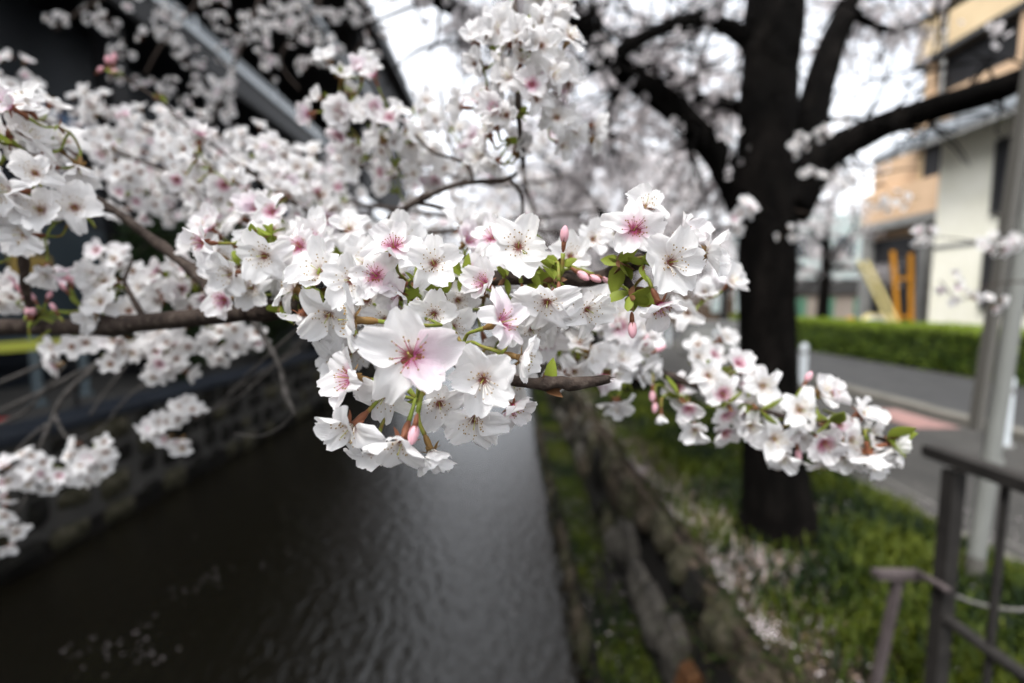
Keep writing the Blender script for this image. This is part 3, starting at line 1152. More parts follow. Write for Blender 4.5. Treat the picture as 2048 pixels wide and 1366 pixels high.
# ------------------------------------------------------------------ buildings on the right
M['cream'] = mat('cream_render', (.8, .78, .66), .8, noise=([(.76, .74, .62), (.86, .84, .74)], 1.5), bump=(40, .3, (1, 1, 1), .004))
M['peach'] = mat('peach_tile', (.52, .33, .19), .7, noise=([(.52, .36, .23), (.62, .44, .29)], 1.2))
M['peach2'] = mat('sand_render', (.52, .40, .25), .8, noise=([(.56, .43, .26), (.68, .53, .33)], 1.0))
M['greyroof'] = mat('grey_sheet_roof', (.16, .18, .20), .5, noise=([(.12, .135, .15), (.20, .22, .24)], 2))
M['dark'] = mat('dark_opening', (.02, .02, .022), .5)
M['greyconc'] = mat('grey_concrete', (.22, .22, .21), .8, noise=([(.17, .17, .165), (.26, .26, .25)], 2))
M['teal'] = mat('pale_teal_wall', (.42, .50, .50), .7, noise=([(.38, .46, .46), (.46, .54, .54)], 1))
M['beige'] = mat('beige_wall', (.27, .23, .20), .8, noise=([(.23, .20, .17), (.31, .27, .235)], 1))
M['greenglass'] = mat('green_window', (.08, .19, .13), .25)
M['frame'] = mat('dark_frame', (.05, .05, .05), .5)
M['boards'] = mat('brown_boards', (.09, .065, .045), .7, noise=([(.07, .05, .035), (.12, .085, .06)], 3))

# cream two-storey house
hs_ = thing('cream_house', 'cream rendered house with a grey sheet awning behind the hedge, right side', 'house', (10, 9.6, ZG))
L = hs_.location
MB().box(10.0, 16, 2.0, 10.95, ZG, 6.25).build('wall', 'cream', hs_, off=L)
MB().box(9.985, 10.06, 9.62, 10.95, 3.62, 3.72).build('string_course', 'greyconc', hs_, off=L)
for (y0, y1, z0, z1) in ((8.0, 9.62, 4.25, 5.65), (6.0, 7.4, 4.25, 5.65), (8.3, 9.68, 2.3, 3.5), (5.6, 7.9, 1.2, 3.4), (3.0, 5.0, 4.05, 5.75)):
    w = MB().box(9.96, 9.99, y0, y1, z0, z1).build('window', 'dark', hs_, off=L)
    fb = MB()
    for a in ((y0 - .05, y0, z0 - .05, z1 + .05), (y1, y1 + .05, z0 - .05, z1 + .05), (y0, y1, z0 - .05, z0), (y0, y1, z1, z1 + .05), ((y0 + y1) / 2 - .02, (y0 + y1) / 2 + .02, z0, z1)):
        fb.box(9.93, 9.998, a[0], a[1], a[2], a[3])
    fr = fb.build('window_frame', 'frame', w, off=L)
aw = MB()
aw.add([(9.35, 2, 6.02), (9.35, 12.2, 6.02), (10.6, 12.2, 6.75), (10.6, 2, 6.75), (9.35, 2, 6.10), (9.35, 12.2, 6.10), (10.6, 12.2, 6.83), (10.6, 2, 6.83)],
       [(0, 1, 2, 3), (7, 6, 5, 4), (0, 4, 5, 1), (1, 5, 6, 2), (2, 6, 7, 3), (3, 7, 4, 0)])
aw.build('awning', 'greyroof', hs_, off=L)
MB().box(9.36, 9.42, 2, 12.2, 5.90, 6.02).build('gutter', 'greyconc', hs_, off=L)
MB().box(10.6, 16, 2, 10.95, 6.26, 7.0).build('roof', 'greyroof', hs_, off=L)

# peach apartment block, tower and podium
ap = thing('peach_apartment_block', 'peach and sand apartment block with dark recessed balconies behind the cream house', 'apartment block', (12, 12, ZG))
L = ap.location
MB().box(12.3, 24, 11.2, 14.2, ZG, 16).build('wall', 'peach2', ap, off=L)
MB().box(12.3, 24, 1.0, 11.19, 7.2, 16).build('tower_wall', 'peach2', ap, off=L)
MB().box(12.3, 24, 14.21, 15.9, ZG, 7.0).build('podium_wall', 'peach', ap, off=L)
for z, m in ((7.05, 'peach'), (9.36, 'peach2'), (11.9, 'peach2')):
    MB().box(11.95, 12.28, 1.5, 14.1, z, z + 1.12).build('balcony_parapet', m, ap, off=L)
    MB().box(11.85, 12.29, 1.4, 14.2, z - .14, z - .001).build('balcony_slab', 'frame', ap, off=L)
    MB().box(12.2, 12.29, 1.6, 13.95, z + 1.13, z + 2.14).build('balcony_recess', 'dark', ap, off=L)
    for k in range(6):
        MB().box(11.96, 12.19, 1.6 + 2.4 * k, 1.72 + 2.4 * k, z + 1.13, z + 2.14).build('balcony_post', m, ap, off=L)
    MB().cyl((11.92 - L.x, 13.2 - L.y, z - ZG), (11.92 - L.x, 13.2 - L.y, z + 2.0 - ZG), .05, n=8).build('drainpipe', 'greyconc', ap)
for z in (4.95,):
    MB().box(11.9, 12.28, 11.3, 15.8, z, z + 1.0).build('balcony_parapet', 'peach', ap, off=L)
    MB().box(11.8, 12.29, 11.2, 15.9, z - .25, z - .002).build('balcony_slab', 'greyconc', ap, off=L)
    MB().box(12.2, 12.29, 11.4, 13.9, z + 1.02, z + 2.2).build('balcony_recess', 'dark', ap, off=L)
MB().box(12.1, 12.29, 11.3, 15.6, ZG + .1, 4.4).build('ground_floor_opening', 'dark', ap, off=L)
for y in (11.5, 13.2, 15.4):
    MB().box(11.85, 12.09, y, y + .25, ZG, 4.68).build('pillar', 'greyconc', ap, off=L)

# teal / beige building closing the street
tb = thing('pale_teal_building', 'pale teal building with two green windows below, beyond the hedge end', 'building', (16, 26, ZG))
L = tb.location
MB().box(13.2, 24, 26, 34, ZG + 2.6, 7.3).build('upper_wall', 'teal', tb, off=L)
MB().box(13.0, 24, 25.9, 34, ZG + 1.75, ZG + 2.59).build('eave', 'frame', tb, off=L)
MB().box(13.2, 24, 26.05, 34, ZG, ZG + 1.74).build('lower_wall', 'beige', tb, off=L)
for x in (15.9, 17.5, 19.5):
    w = MB().box(x, x + .85, 26.0, 26.04, ZG + .35, ZG + 1.55).build('window', 'greenglass', tb, off=L)
    MB().box(x + .40, x + .45, 25.97, 25.995, ZG + .35, ZG + 1.55).build('window_frame', 'frame', w, off=L)
for x in (14.0, 16.0, 18.2):
    w = MB().box(x, x + 1.1, 25.96, 25.99, 4.9, 6.1).build('upper_window', 'glassblue', tb, off=L)
# blocks beyond the blossom, far up the canal
fb_ = thing('grey_office_block', 'grey far block rising behind blossoms up the canal', 'building', (4, 44, ZG))
L = fb_.location
MB().box(5, 13, 40, 52, ZG, 9.5).build('wall', 'greyconc', fb_, off=L)
for z in (2.0, 4.4, 6.8):
    for k in range(4):
        MB().box(5.5 + k * 1.9, 6.9 + k * 1.9, 39.93, 39.98, z, z + 1.3).build('window', 'glassblue', fb_, off=L)
wb = thing('white_narrow_house', 'narrow white far house seen between trunk and right limb', 'house', (11, 32, ZG))
L = wb.location
MB().box(9.0, 12.6, 31, 38, ZG, 12.5).build('wall', 'whitep', wb, off=L)
for z in (3, 6, 9):
    for k in range(2):
        MB().box(9.4 + k * 1.6, 10.4 + k * 1.6, 30.93, 30.98, z, z + 1.4).build('window', 'glassblue', wb, off=L)
wd = thing('brown_low_house', 'low dark brown building beside the road behind the trunk', 'house', (6, 24, ZG))
L = wd.location
MB().box(9.2, 13.0, 22, 30, ZG, 3.6).build('wall', 'boards', wd, off=L)
MB().box(9.0, 13.1, 21.8, 30.1, 3.61, 3.85).build('roof', 'frame', wd, off=L)
for k in range(3):
    MB().box(9.6 + k * 1.1, 10.3 + k * 1.1, 21.93, 21.98, 1.9, 3.0).build('window', 'teal', wd, off=L)

# backlit roadside signboard peeping out left of the trunk
M['signlit'] = mat('sign_face', (.8, .78, .8), .4)
M['signlit'].node_tree.nodes['Principled BSDF'].inputs['Emission Color'].default_value = (1, .95, 1, 1)
M['signlit'].node_tree.nodes['Principled BSDF'].inputs['Emission Strength'].default_value = .9
M['signgreen'] = mat('sign_green', (.05, .5, .12), .4)
M['signgreen'].node_tree.nodes['Principled BSDF'].inputs['Emission Color'].default_value = (.05, .6, .15, 1)
M['signgreen'].node_tree.nodes['Principled BSDF'].inputs['Emission Strength'].default_value = .6
M['signred'] = mat('sign_red', (.6, .03, .1), .4)
c = P(1453, 545, 12)
t = thing('lit_shop_sign', 'small backlit white sign with green and red corner left of the trunk', 'sign', (c.x, c.y, ZG))
z = c.z - ZG
MB().cyl((0, .06, 0), (0, .06, z - .2), .035).build('post', 'frame', t)
MB().box(-.26, .26, 0, .12, z - .22, z + .22, bev=.03).build('sign_box', 'signlit', t)
MB().box(.10, .22, -.012, -.004, z - .14, z + .02).build('green_mark', 'signgreen', t)
MB().box(.04, .13, -.012, -.004, z + .06, z + .15).build('red_mark', 'signred', t)
# grey box low wall
t = thing('grey_utility_box', 'grey low metal cabinet on the footpath edge left of the trunk', 'cabinet', (4.3, 10.9, ZG))
MB().box(-.1, 1.35, 0, .5, .06, .78, bev=.015).build('body', 'greyconc', t)
MB().box(-.13, 1.38, -.03, .53, .781, .82).build('lid', 'greyconc', t)
MB().box(-.12, 1.37, .02, .48, 0, .055).build('plinth', 'frame', t)
for k in (0, 1):
    MB().box(-.06 + k * .70, .61 + k * .70, -.012, -.002, .12, .72).build('door', 'greyconc', t)

# white bollards
M['bollard'] = mat('bollard_white', (.60, .64, .67), .45, noise=([(.52, .56, .58), (.66, .70, .73)], 8))


def bollard_thing(label, x, y):
    t = thing('bollard', label, 'bollard', (x, y, ZG + .01), group='white bollards along the road kerb')
    MB().cyl((0, 0, 0), (0, 0, .60), .055, n=20).build('post', 'bollard', t, smooth=False)
    MB().cyl((0, 0, .601), (0, 0, .64), .056, .035, 20).build('cap', 'bollard', t)
    MB().cyl((0, 0, .48), (0, 0, .53), .0575, n=20).build('grey_band', 'greyconc', t)
    MB().cyl((0, 0, 0), (0, 0, .02), .085, n=20).build('base_ring', 'greyconc', t)
    return t


for lab, x, y in (('white bollard at the right frame edge beside the pole', 4.40, 4.0),
                  ('white bollard just right of the trunk, in front of the hedge', 4.55, 7.05),
                  ('white bollard just left of the trunk by the grey cabinet', 4.55, 10.1),
                  ('farthest white bollard, half hidden left of the trunk', 4.55, 13.2)):
    bollard_thing(lab, x, y)

# construction planks and barrier behind the hedge
M['orange'] = mat('orange_paint', (.55, .24, .02), .5)
M['yellowpale'] = mat('pale_yellow_wood', (.70, .60, .28), .6)
t = thing('orange_trestle', 'bright orange narrow trestle leaning slightly left behind the hedge', 'trestle', (10.15, 11.9, ZG))
MB().bar((.05, 0, 0), (-.33, 0, 2.6), .075, .07).build('leg', 'orange', t)
MB().bar((.36, 0, 0), (.14, 0, 2.55), .075, .07).build('leg', 'orange', t)
MB().bar((-.06, 0, .9), (.28, 0, .9), .05, .06).build('crossbar', 'orange', t)
MB().bar((-.22, .0, 1.9), (.2, .0, 1.9), .05, .06).build('crossbar', 'orange', t)
t = thing('leaning_planks', 'two pale yellow planks leaning left against the orange trestle', 'planks', (9.95, 11.6, ZG))
MB().bar((.1, 0, 0), (-1.0, .3, 2.35), .11, .05).build('plank', 'yellowpale', t)
MB().bar((.25, -.08, 0), (-.85, .22, 2.35), .09, .05).build('plank', 'yellowpale', t)
t = thing('orange_bollard', 'short orange post poking above the hedge left of the planks', 'post', (9.45, 12.7, ZG))
MB().cyl((0, 0, 0), (0, 0, .82), .11, n=14).build('post', 'orange', t)
MB().cyl((0, 0, .821), (0, 0, .87), .12, .07, 14).build('cap', 'orange', t)
t = thing('rounded_notice_board', 'white round-topped board with yellow rim rising behind the hedge', 'board', (9.65, 12.0, ZG))
pr = [(-.42, 0), (.42, 0), (.42, .72), (.34, .90), (.18, .97), (-.18, .97), (-.34, .90), (-.42, .72)]
for nm, s, y0, y1, m in (('rim', 1.0, 0, .08, 'orange'), ('board', .86, -.02, -.001, 'whitep')):
    v = [(x * s, y, .02 + z * (s if s == 1 else .93)) for y in (y0, y1) for x, z in pr]
    MB().add(v, [tuple(range(8)), tuple(range(15, 7, -1))] + [(i, 8 + i, 8 + (i + 1) % 8, (i + 1) % 8) for i in range(8)]).build(nm, m if nm == 'board' else 'yellowpale', t)

# pole at right
M['pole'] = mat('galvanised_pole', (.2, .2, .19), .55, noise=([(.15, .155, .145), (.23, .235, .22)], 5, (1, 1, .3)))
M['poledark'] = mat('dark_grey_pole', (.10, .095, .085), .6)
pc = P(1946, 1180, 1)
d_ = pc - CAM
s_ = (ZG + .02 - CAM.z) / d_.z
bx_, by_ = CAM.x + d_.x * s_, CAM.y + d_.y * s_
t = thing('street_pole', 'tall pale grey round pole with a darker side duct behind the fence', 'pole', (bx_, by_, ZG))
top_ = P(2058, 0, by_ / math.cos(PITCH) * 1.0)
kx = (top_.x - bx_) / (top_.z - ZG) * 6.5 if top_.z > ZG else 0
MB().cyl((0, 0, .18), (kx, 0, 6.5), .031, .029, 24).build('shaft', 'pole', t, smooth=False)
MB().cyl((0, 0, -.03), (0, 0, .175), .034, n=20).build('foot', 'poledark', t)
MB().bar((-.055, 0, .75), (kx - .055, 0, 6.5), .03, .04).build('side_duct', 'poledark', t)
for z in (.6, 1.6, 2.6, 3.9):
    MB().cyl((kx * z / 6.5, 0, z), (kx * z / 6.5, 0, z + .025), .035, n=20).build('clamp', 'pole', t)

# iron fence
M['fence'] = mat('fence_iron', (.055, .05, .048), .55, noise=([(.016, .015, .014), (.035, .032, .03)], 14), bump=(60, .3, (1, 1, 1), .003))
M['rusty'] = mat('rusty_mauve_iron', (.17, .125, .12), .7, noise=([(.05, .04, .04), (.095, .078, .078)], 18), bump=(50, .4, (1, 1, 1), .003))
fx = 1.21
t = thing('iron_fence', 'dark brown iron fence along the canal at the lower right corner', 'fence', (fx, 1.22, ZG))
MB().bar((0, -.01, -.02), (0, -.01, .84), .036, .036).build('post', 'fence', t)
MB().bar((0, -1.9, -.02), (0, -1.9, .84), .036, .036).build('post', 'fence', t)
tb_ = MB()
tb_.bar((0, .065, .872), (0, -2.1, .872), .05, .032)
tb_.build('top_rail', 'fence', t)
MB().cyl((0, -.03, .42), (0, -1.87, .42), .017, n=10).build('lower_rail', 'fence', t)
for k in range(8):
    y = -.14 - k * .22
    MB().cyl((0, y, .02), (0, y, .855), .009, n=8).build('baluster', 'fence', t)
t = thing('rusty_post', 'short mauve-brown rusty T-topped post in the grass left of the fence', 'post', (0, 0, 0))
c = P(1800, 1150, 1.36)
e = P(1762, 1318, 1.36)
t.location = (e.x + .01, e.y, ZG)
L = t.location
MB().bar((c.x - .005 - L.x, c.y - L.y, c.z - ZG - .012), (e.x - L.x - .03, e.y - L.y, -.02), .024, .018).build('stem', 'rusty', t)
MB().bar((c.x - .075 - L.x, c.y - L.y, c.z - ZG + .002), (c.x + .06 - L.x, c.y - L.y, c.z - ZG + .002), .034, .020).build('top_plate', 'rusty', t)
vv, ff, _ = tube([P(1838, 1147, 1.34) - L, P(1862, 1160, 1.29) - L, P(1898, 1182, 1.235) - L], [.010] * 3, 8, 4)
link('bent_bar', me_from('bent_bar', vv, ff, ['rusty'], smooth=True), t)
M['rope'] = mat('pale_rope', (.2, .19, .18), .8)
a_, c_, e_ = P(1903, 1188, 1.42), P(1975, 1212, 1.36), P(2075, 1216, 1.28)
t = thing('hanging_rope', 'short pale rope sagging behind the iron fence balusters', 'rope', tuple(a_))
vv, ff, _ = tube([a_ - t.location, c_ - t.location, e_ - t.location, P(2300, 1150, 1.15) - t.location], [.005] * 4, 7, 8, rough=.2)
link('rope', me_from('rope', vv, ff, ['rope'], smooth=True), t)
# low rope
M['rope'] = mat('pale_rope', (.2, .19, .18), .8)
t = thing('low_wire', 'thin pale wire strung along the outer edge of the grass bank', 'wire', (2.38, 1.6, ZG))
L = t.location
pts = [(2.38, y, ZG + .20 - .05 * math.sin(PI * ((y - .8) % 2.4) / 2.4)) for y in np.arange(.8, 8.1, .4)]
vv, ff, _ = tube([Vector(p) - L for p in pts], [.005] * len(pts), 6, 2)
link('wire', me_from('wire', vv, ff, ['rope'], smooth=True), t)
for y in (.8, 3.2, 5.6, 8.0):
    MB().cyl((2.38 - L.x, y - L.y, -.03), (2.38 - L.x, y - L.y, .215), .009, n=8).build('stake', 'fence', t)

# ================================================================== CHERRY TREES
def PT(*pts):
    """(px, py, depth) triples -> points"""
    return [P(*p) for p in pts]


def grow_twigs(pp, n, ln, rd, droop=.1, up=.2):
    """side twigs off a limb path; returns list of polylines"""
    out = []
    for _ in range(n):
        i = rd.randrange(len(pp) // 5, len(pp))
        p = pp[i]
        d = Vector((rd.gauss(0, 1), rd.gauss(0, 1), rd.gauss(up, .8))).normalized()
        l = ln * rd.uniform(.5, 1.2)
        pts = [p]
        for k in range(4):
            d = (d + Vector((rd.gauss(0, .25), rd.gauss(0, .25), rd.gauss(-droop, .2)))).normalized()
            pts.append(pts[-1] + d * l / 4)
        out.append(pts)
    return out


def twigs_mesh(root, name, lines, r0, m, sides=5):
    b = MB()
    L = root.location
    for k, pts in enumerate(lines):
        n = len(pts)
        v, f, _ = tube(pts, [r0 * (1 - .75 * i / (n - 1)) for i in range(n)], sides, 1, cap=False)
        b.add([q - L for q in v], f)
    return link(name, me_from(name, b.v, b.f, [m], smooth=True), root, kind='stuff')


def blossom_pts(lines, rd, per_m=16, cl=5, spread=.035, keep=None):
    c = []
    for pts in lines:
        for a, b in zip(pts[:-1], pts[1:]):
            l = (b - a).length
            for _ in range(max(1, int(l * per_m + rd.random()))):
                t = rd.random()
                q = a.lerp(b, t)
                if keep is not None and not keep(q):
                    continue
                for _ in range(rd.randint(max(1, cl - 2), cl + 3)):
                    c.append(q + Vector((rd.gauss(0, 1), rd.gauss(0, 1), rd.gauss(-.2, 1))) * spread)
    return c


# --- main tree --------------------------------------------------------------
rd = random.Random(21)
base = P(1555, 1075, 2.50)
MT = thing('cherry_tree', 'big dark-trunked cherry tree on the bank right of the canal, in blossom', 'tree', (base.x, base.y, ZG))
D = 2.5
trunk_pts = [Vector((base.x, base.y, ZG - .06)), Vector((base.x, base.y, ZG + .12))] + PT((1545, 900, D), (1535, 700, D), (1533, 480, D), (1530, 340, D + .02), (1538, 150, D + .03), (1552, -40, D + .05), (1570, -420, D + .1))
tube_obj('trunk', MT, trunk_pts, [.30, .19, .145, .136, .145, .150, .140, .15, .11], 'bark', 22, 7, .10, 3)
limbs = [
    ([(1570, 420, D + .05), (1600, 330, D + .1), (1625, 220, D + .15), (1660, 100, D + .25), (1710, -30, D + .4), (1760, -250, D + .6)], [.10, .10, .09, .075, .065, .05]),
    ([(1575, 420, D), (1640, 320, D), (1740, 262, D - .05), (1850, 222, D - .15), (1960, 190, D - .3), (2070, 150, D - .4), (2300, 60, D - .5)], [.12, .095, .072, .064, .062, .058, .05]),
    ([(1510, 460, D + .05), (1470, 370, D + .1), (1410, 280, D + .15), (1330, 205, D + .1), (1260, 150, D), (1190, 80, D - .1), (1120, -20, D - .2), (1040, -160, D - .3)], [.11, .085, .075, .068, .066, .056, .05, .04]),
    ([(1525, 110, D + .1), (1470, 62, D + .05), (1400, 38, D), (1330, 55, D - .1), (1250, 95, D - .2), (1180, 140, D - .25)], [.06, .045, .038, .035, .032, .028]),
    ([(1530, 240, D + .2), (1470, 212, D + .3), (1390, 196, D + .4), (1320, 160, D + .5), (1240, 120, D + .7)], [.05, .04, .034, .028, .02]),
    ([(1150, 30, D - .2), (1080, 85, D - .3), (1010, 62, D - .5), (940, 30, D - .7), (860, -10, D - .9)], [.03, .034, .034, .03, .028]),
    ([(1690, 20, D + .3), (1780, 60, D + .3), (1870, 30, D + .2), (1960, -20, D)], [.028, .02, .016, .014]),
    ([(1250, 150, D), (1200, 260, D + .3), (1160, 380, D + .6)], [.03, .018, .01]),
]
paths = []
for i, (pts, rad) in enumerate(limbs):
    o, pp = tube_obj('limb', MT, PT(*pts), rad, 'bark', 14, 6, .10, i + 5)
    paths.append(pp)
lines = []
for i, pp in enumerate(paths):
    n = (26, 22, 40, 30, 34, 26, 14, 18)[i]
    ln = (.6, .42, .75, .6, .8, .55, .4, .6)[i]
    lines += grow_twigs(pp, n, ln, rd, .05, .15)
shade_canopy = []  # unseen limbs and blossom added above the frame to shade the top-left spray
over = [[(-.30, 2.0), (-.9, 1.9), (-1.6, 1.8), (-2.3, 1.8)], [(-.2, 1.6), (-.7, 1.3), (-1.3, 1.2), (-2.0, 1.1)], [(-.5, 2.4), (-1.1, 2.5), (-1.8, 2.4), (-2.5, 2.6)]]
for k, q in enumerate(over):
    pts = [Vector((x, y, CAM.z + .68 * y + .45 + .12 * i)) for i, (x, y) in enumerate(q)]
    _, pp = tube_obj('limb', MT, [P(1040, -160, D - .3)] + pts, [.04, .035, .03, .025, .018], 'bark', 10, 6, .1, 80 + k)
    shade_canopy += [l for l in grow_twigs(pp, 34, .42, rd, -.02, .5)]
lines2 = []
for l in lines:
    if rd.random() < .8:
        lines2 += grow_twigs(l, 2, .35, rd, .15, 0)
twigs_mesh(MT, 'twigs', lines + lines2 + shade_canopy, .008, 'bark')


def not_front(q):
    """keep the near air and the right-hand view of the houses open"""
    y = q.y
    if y < 1.15:
        return False
    u = q.x / y
    if u > .5 and q.z < CAM.z + .15:
        return False
    if y < 2.9 and u > .05 and rd.random() < .95:
        return False
    if u < -.02 and rd.random() < .8:
        return False
    if -.02 <= u < .10 and rd.random() < .45:
        return False
    if u > .60 and rd.random() < (.35 if q.z > CAM.z + .5 * y else .8):
        return False
    if .42 < u < .62 and rd.random() < .85 and y < 2.9:
        return False
    return True


bp = blossom_pts(lines + lines2, rd, 15, 6, .034, not_front)
bp += blossom_pts(shade_canopy, rd, 26, 7, .05, lambda q: q.z > CAM.z + .66 * q.y)  # blossom of the added overhead limbs, kept out of view, only for shade
link('crown', blossom_mesh('crown', bp, .0185, MT.location), MT, kind='stuff')
NB = len(bp)

# --- far trees --------------------------------------------------------------
def far_tree(label, x, y, h, spread, seed, zb, nl=7, per=8, rs=.03, lean=0., fs=.024):
    rd = random.Random(seed)
    t = thing('cherry_tree', label, 'tree', (x, y, zb), group='blossoming cherry trees along the canal')
    top = Vector((x + lean, y, zb + h * .45))
    pts = [Vector((x, y, zb - .05)), Vector((x + lean * .4, y, zb + h * .2)), top]
    tube_obj('trunk', t, pts, [.22, .15, .13], 'bark', 12, 5, .08, seed)
    ls = []
    for k in range(nl):
        a = 2 * PI * k / nl + rd.uniform(-.3, .3)
        el = rd.uniform(.15, 1.0)
        d = Vector((math.cos(a) * math.cos(el), math.sin(a) * math.cos(el), math.sin(el)))
        p = [top + Vector((0, 0, -rd.uniform(0, h * .15)))]
        for q in range(4):
            d = (d + Vector((rd.gauss(0, .15), rd.gauss(0, .15), rd.gauss(-.02, .12)))).normalized()
            p.append(p[-1] + d * spread * rd.uniform(.2, .3))
        _, pp = tube_obj('limb', t, p, [.09, .07, .05, .035, .02], 'bark', 8, 4, .06, seed + k)
        ls.append(pp)
    tw = []
    for pp in ls:
        tw += grow_twigs(pp, 13, spread * .32, rd, .06, .15)
    tw2 = []
    for l in tw:
        tw2 += grow_twigs(l, 2, spread * .2, rd, .12, 0)
    twigs_mesh(t, 'twigs', tw + tw2, .014, 'bark', 4)
    c = blossom_pts(tw + tw2, rd, per, 5, .07)
    link('crown', blossom_mesh('crown', c, fs, t.location), t, kind='stuff')
    return len(c)


nt = 0
nt += far_tree('blossoming cherry tree next up the right bank, just behind the trunk', 1.75, 6.3, 4.6, 2.4, 31, ZG, per=11, lean=-.2)
nt += far_tree('second cherry tree up the right bank beyond the utility cabinet', 1.8, 10.0, 5.2, 3.0, 32, ZG, lean=-.3)
nt += far_tree('third cherry tree up the right bank', 1.7, 15.0, 5.4, 3.4, 33, ZG, per=6, fs=.034)
nt += far_tree('farthest cherry tree on the right bank closing the canal view', 1.7, 22.0, 6.0, 4.2, 34, ZG, per=5, fs=.045)
nt += far_tree('nearer cherry tree on the left bank beneath the dark building', -4.75, 11.0, 4.0, 2.6, 35, 1.16, per=8, lean=.5)
nt += far_tree('farther cherry tree on the left bank leaning over the water', -4.75, 17.5, 5.0, 3.4, 36, 1.16, per=6, lean=.6, fs=.034)
nt += far_tree('slim cherry tree standing behind the hedge across the road', 9.25, 13.6, 6.4, 1.7, 37, ZG, nl=6, per=3, lean=.05)
nt += far_tree('roadside cherry tree before the pale teal building', 8.6, 18.5, 5.2, 2.6, 38, ZG, per=5, fs=.034)
print('far blossoms', nt, 'main', NB)


# ================================================================== FOREGROUND BRANCHES
def branch_thing(label, loc, group=None):
    return thing('blossom_branch', label, 'branch', loc, group)


TW = 'twig'
# --- 1. hero branch ---------------------------------------------------------
rd = random.Random(5)
B1 = branch_thing('sharp central branch with dense white blossoms reaching right across the canal', P(0, 655, .40))
tube_obj('main_stem', B1, PT((-120, 662, .43), (0, 655, .40), (200, 652, .36), (400, 634, .31), (545, 618, .275), (700, 590, .255), (900, 566, .24), (1060, 552, .23), (1170, 560, .225), (1245, 540, .215), (1290, 515, .21)),
         [.0075, .0072, .0068, .0060, .0056, .0048, .0042, .0040, .0036, .0032, .0022], TW, 14, 8, .13, 3, knots=7)
tube_obj('broken_twig', B1, PT((740, 600, .25), (850, 690, .225), (960, 745, .20), (1060, 766, .185), (1120, 764, .18), (1145, 768, .18), (1218, 758, .18)),
         [.0030, .0026, .0024, .0022, .0025, .0029, .0017], TW, 12, 7, .16, 8, knots=2)
sb = MB()
for dx, dy, l in ((0, .0, 14), (-2, 5, 9), (3, -5, 7), (-4, -3, 11), (2, 3, 16)):
    a, b_ = P(1212 + dx, 758 - dy, .18), P(1214 + l + dx, 758 - dy * 1.2, .18)
    sb.cyl(tuple(a - B1.location), tuple(b_ - B1.location), .00055, .00008, 5)
sb.build('splinters', TW, B1)
tube_obj('side_twig', B1, PT((445, 618, .30), (405, 560, .31), (360, 520, .32), (300, 475, .34), (235, 425, .36), (170, 385, .38)),
         [.0042, .0038, .0034, .0033, .0032, .0026], TW, 10, 6, .13, 12, knots=2)
tube_obj('side_twig', B1, PT((1245, 548, .215), (1270, 590, .21), (1275, 600, .21)), [.0022, .0018, .0014], TW, 8, 5, .1, 14)
tube_obj('side_twig', B1, PT((290, 640, .335), (262, 590, .35), (250, 560, .36), (265, 520, .38)), [.0024, .0018, .0014, .001], TW, 8, 5, .1, 15)

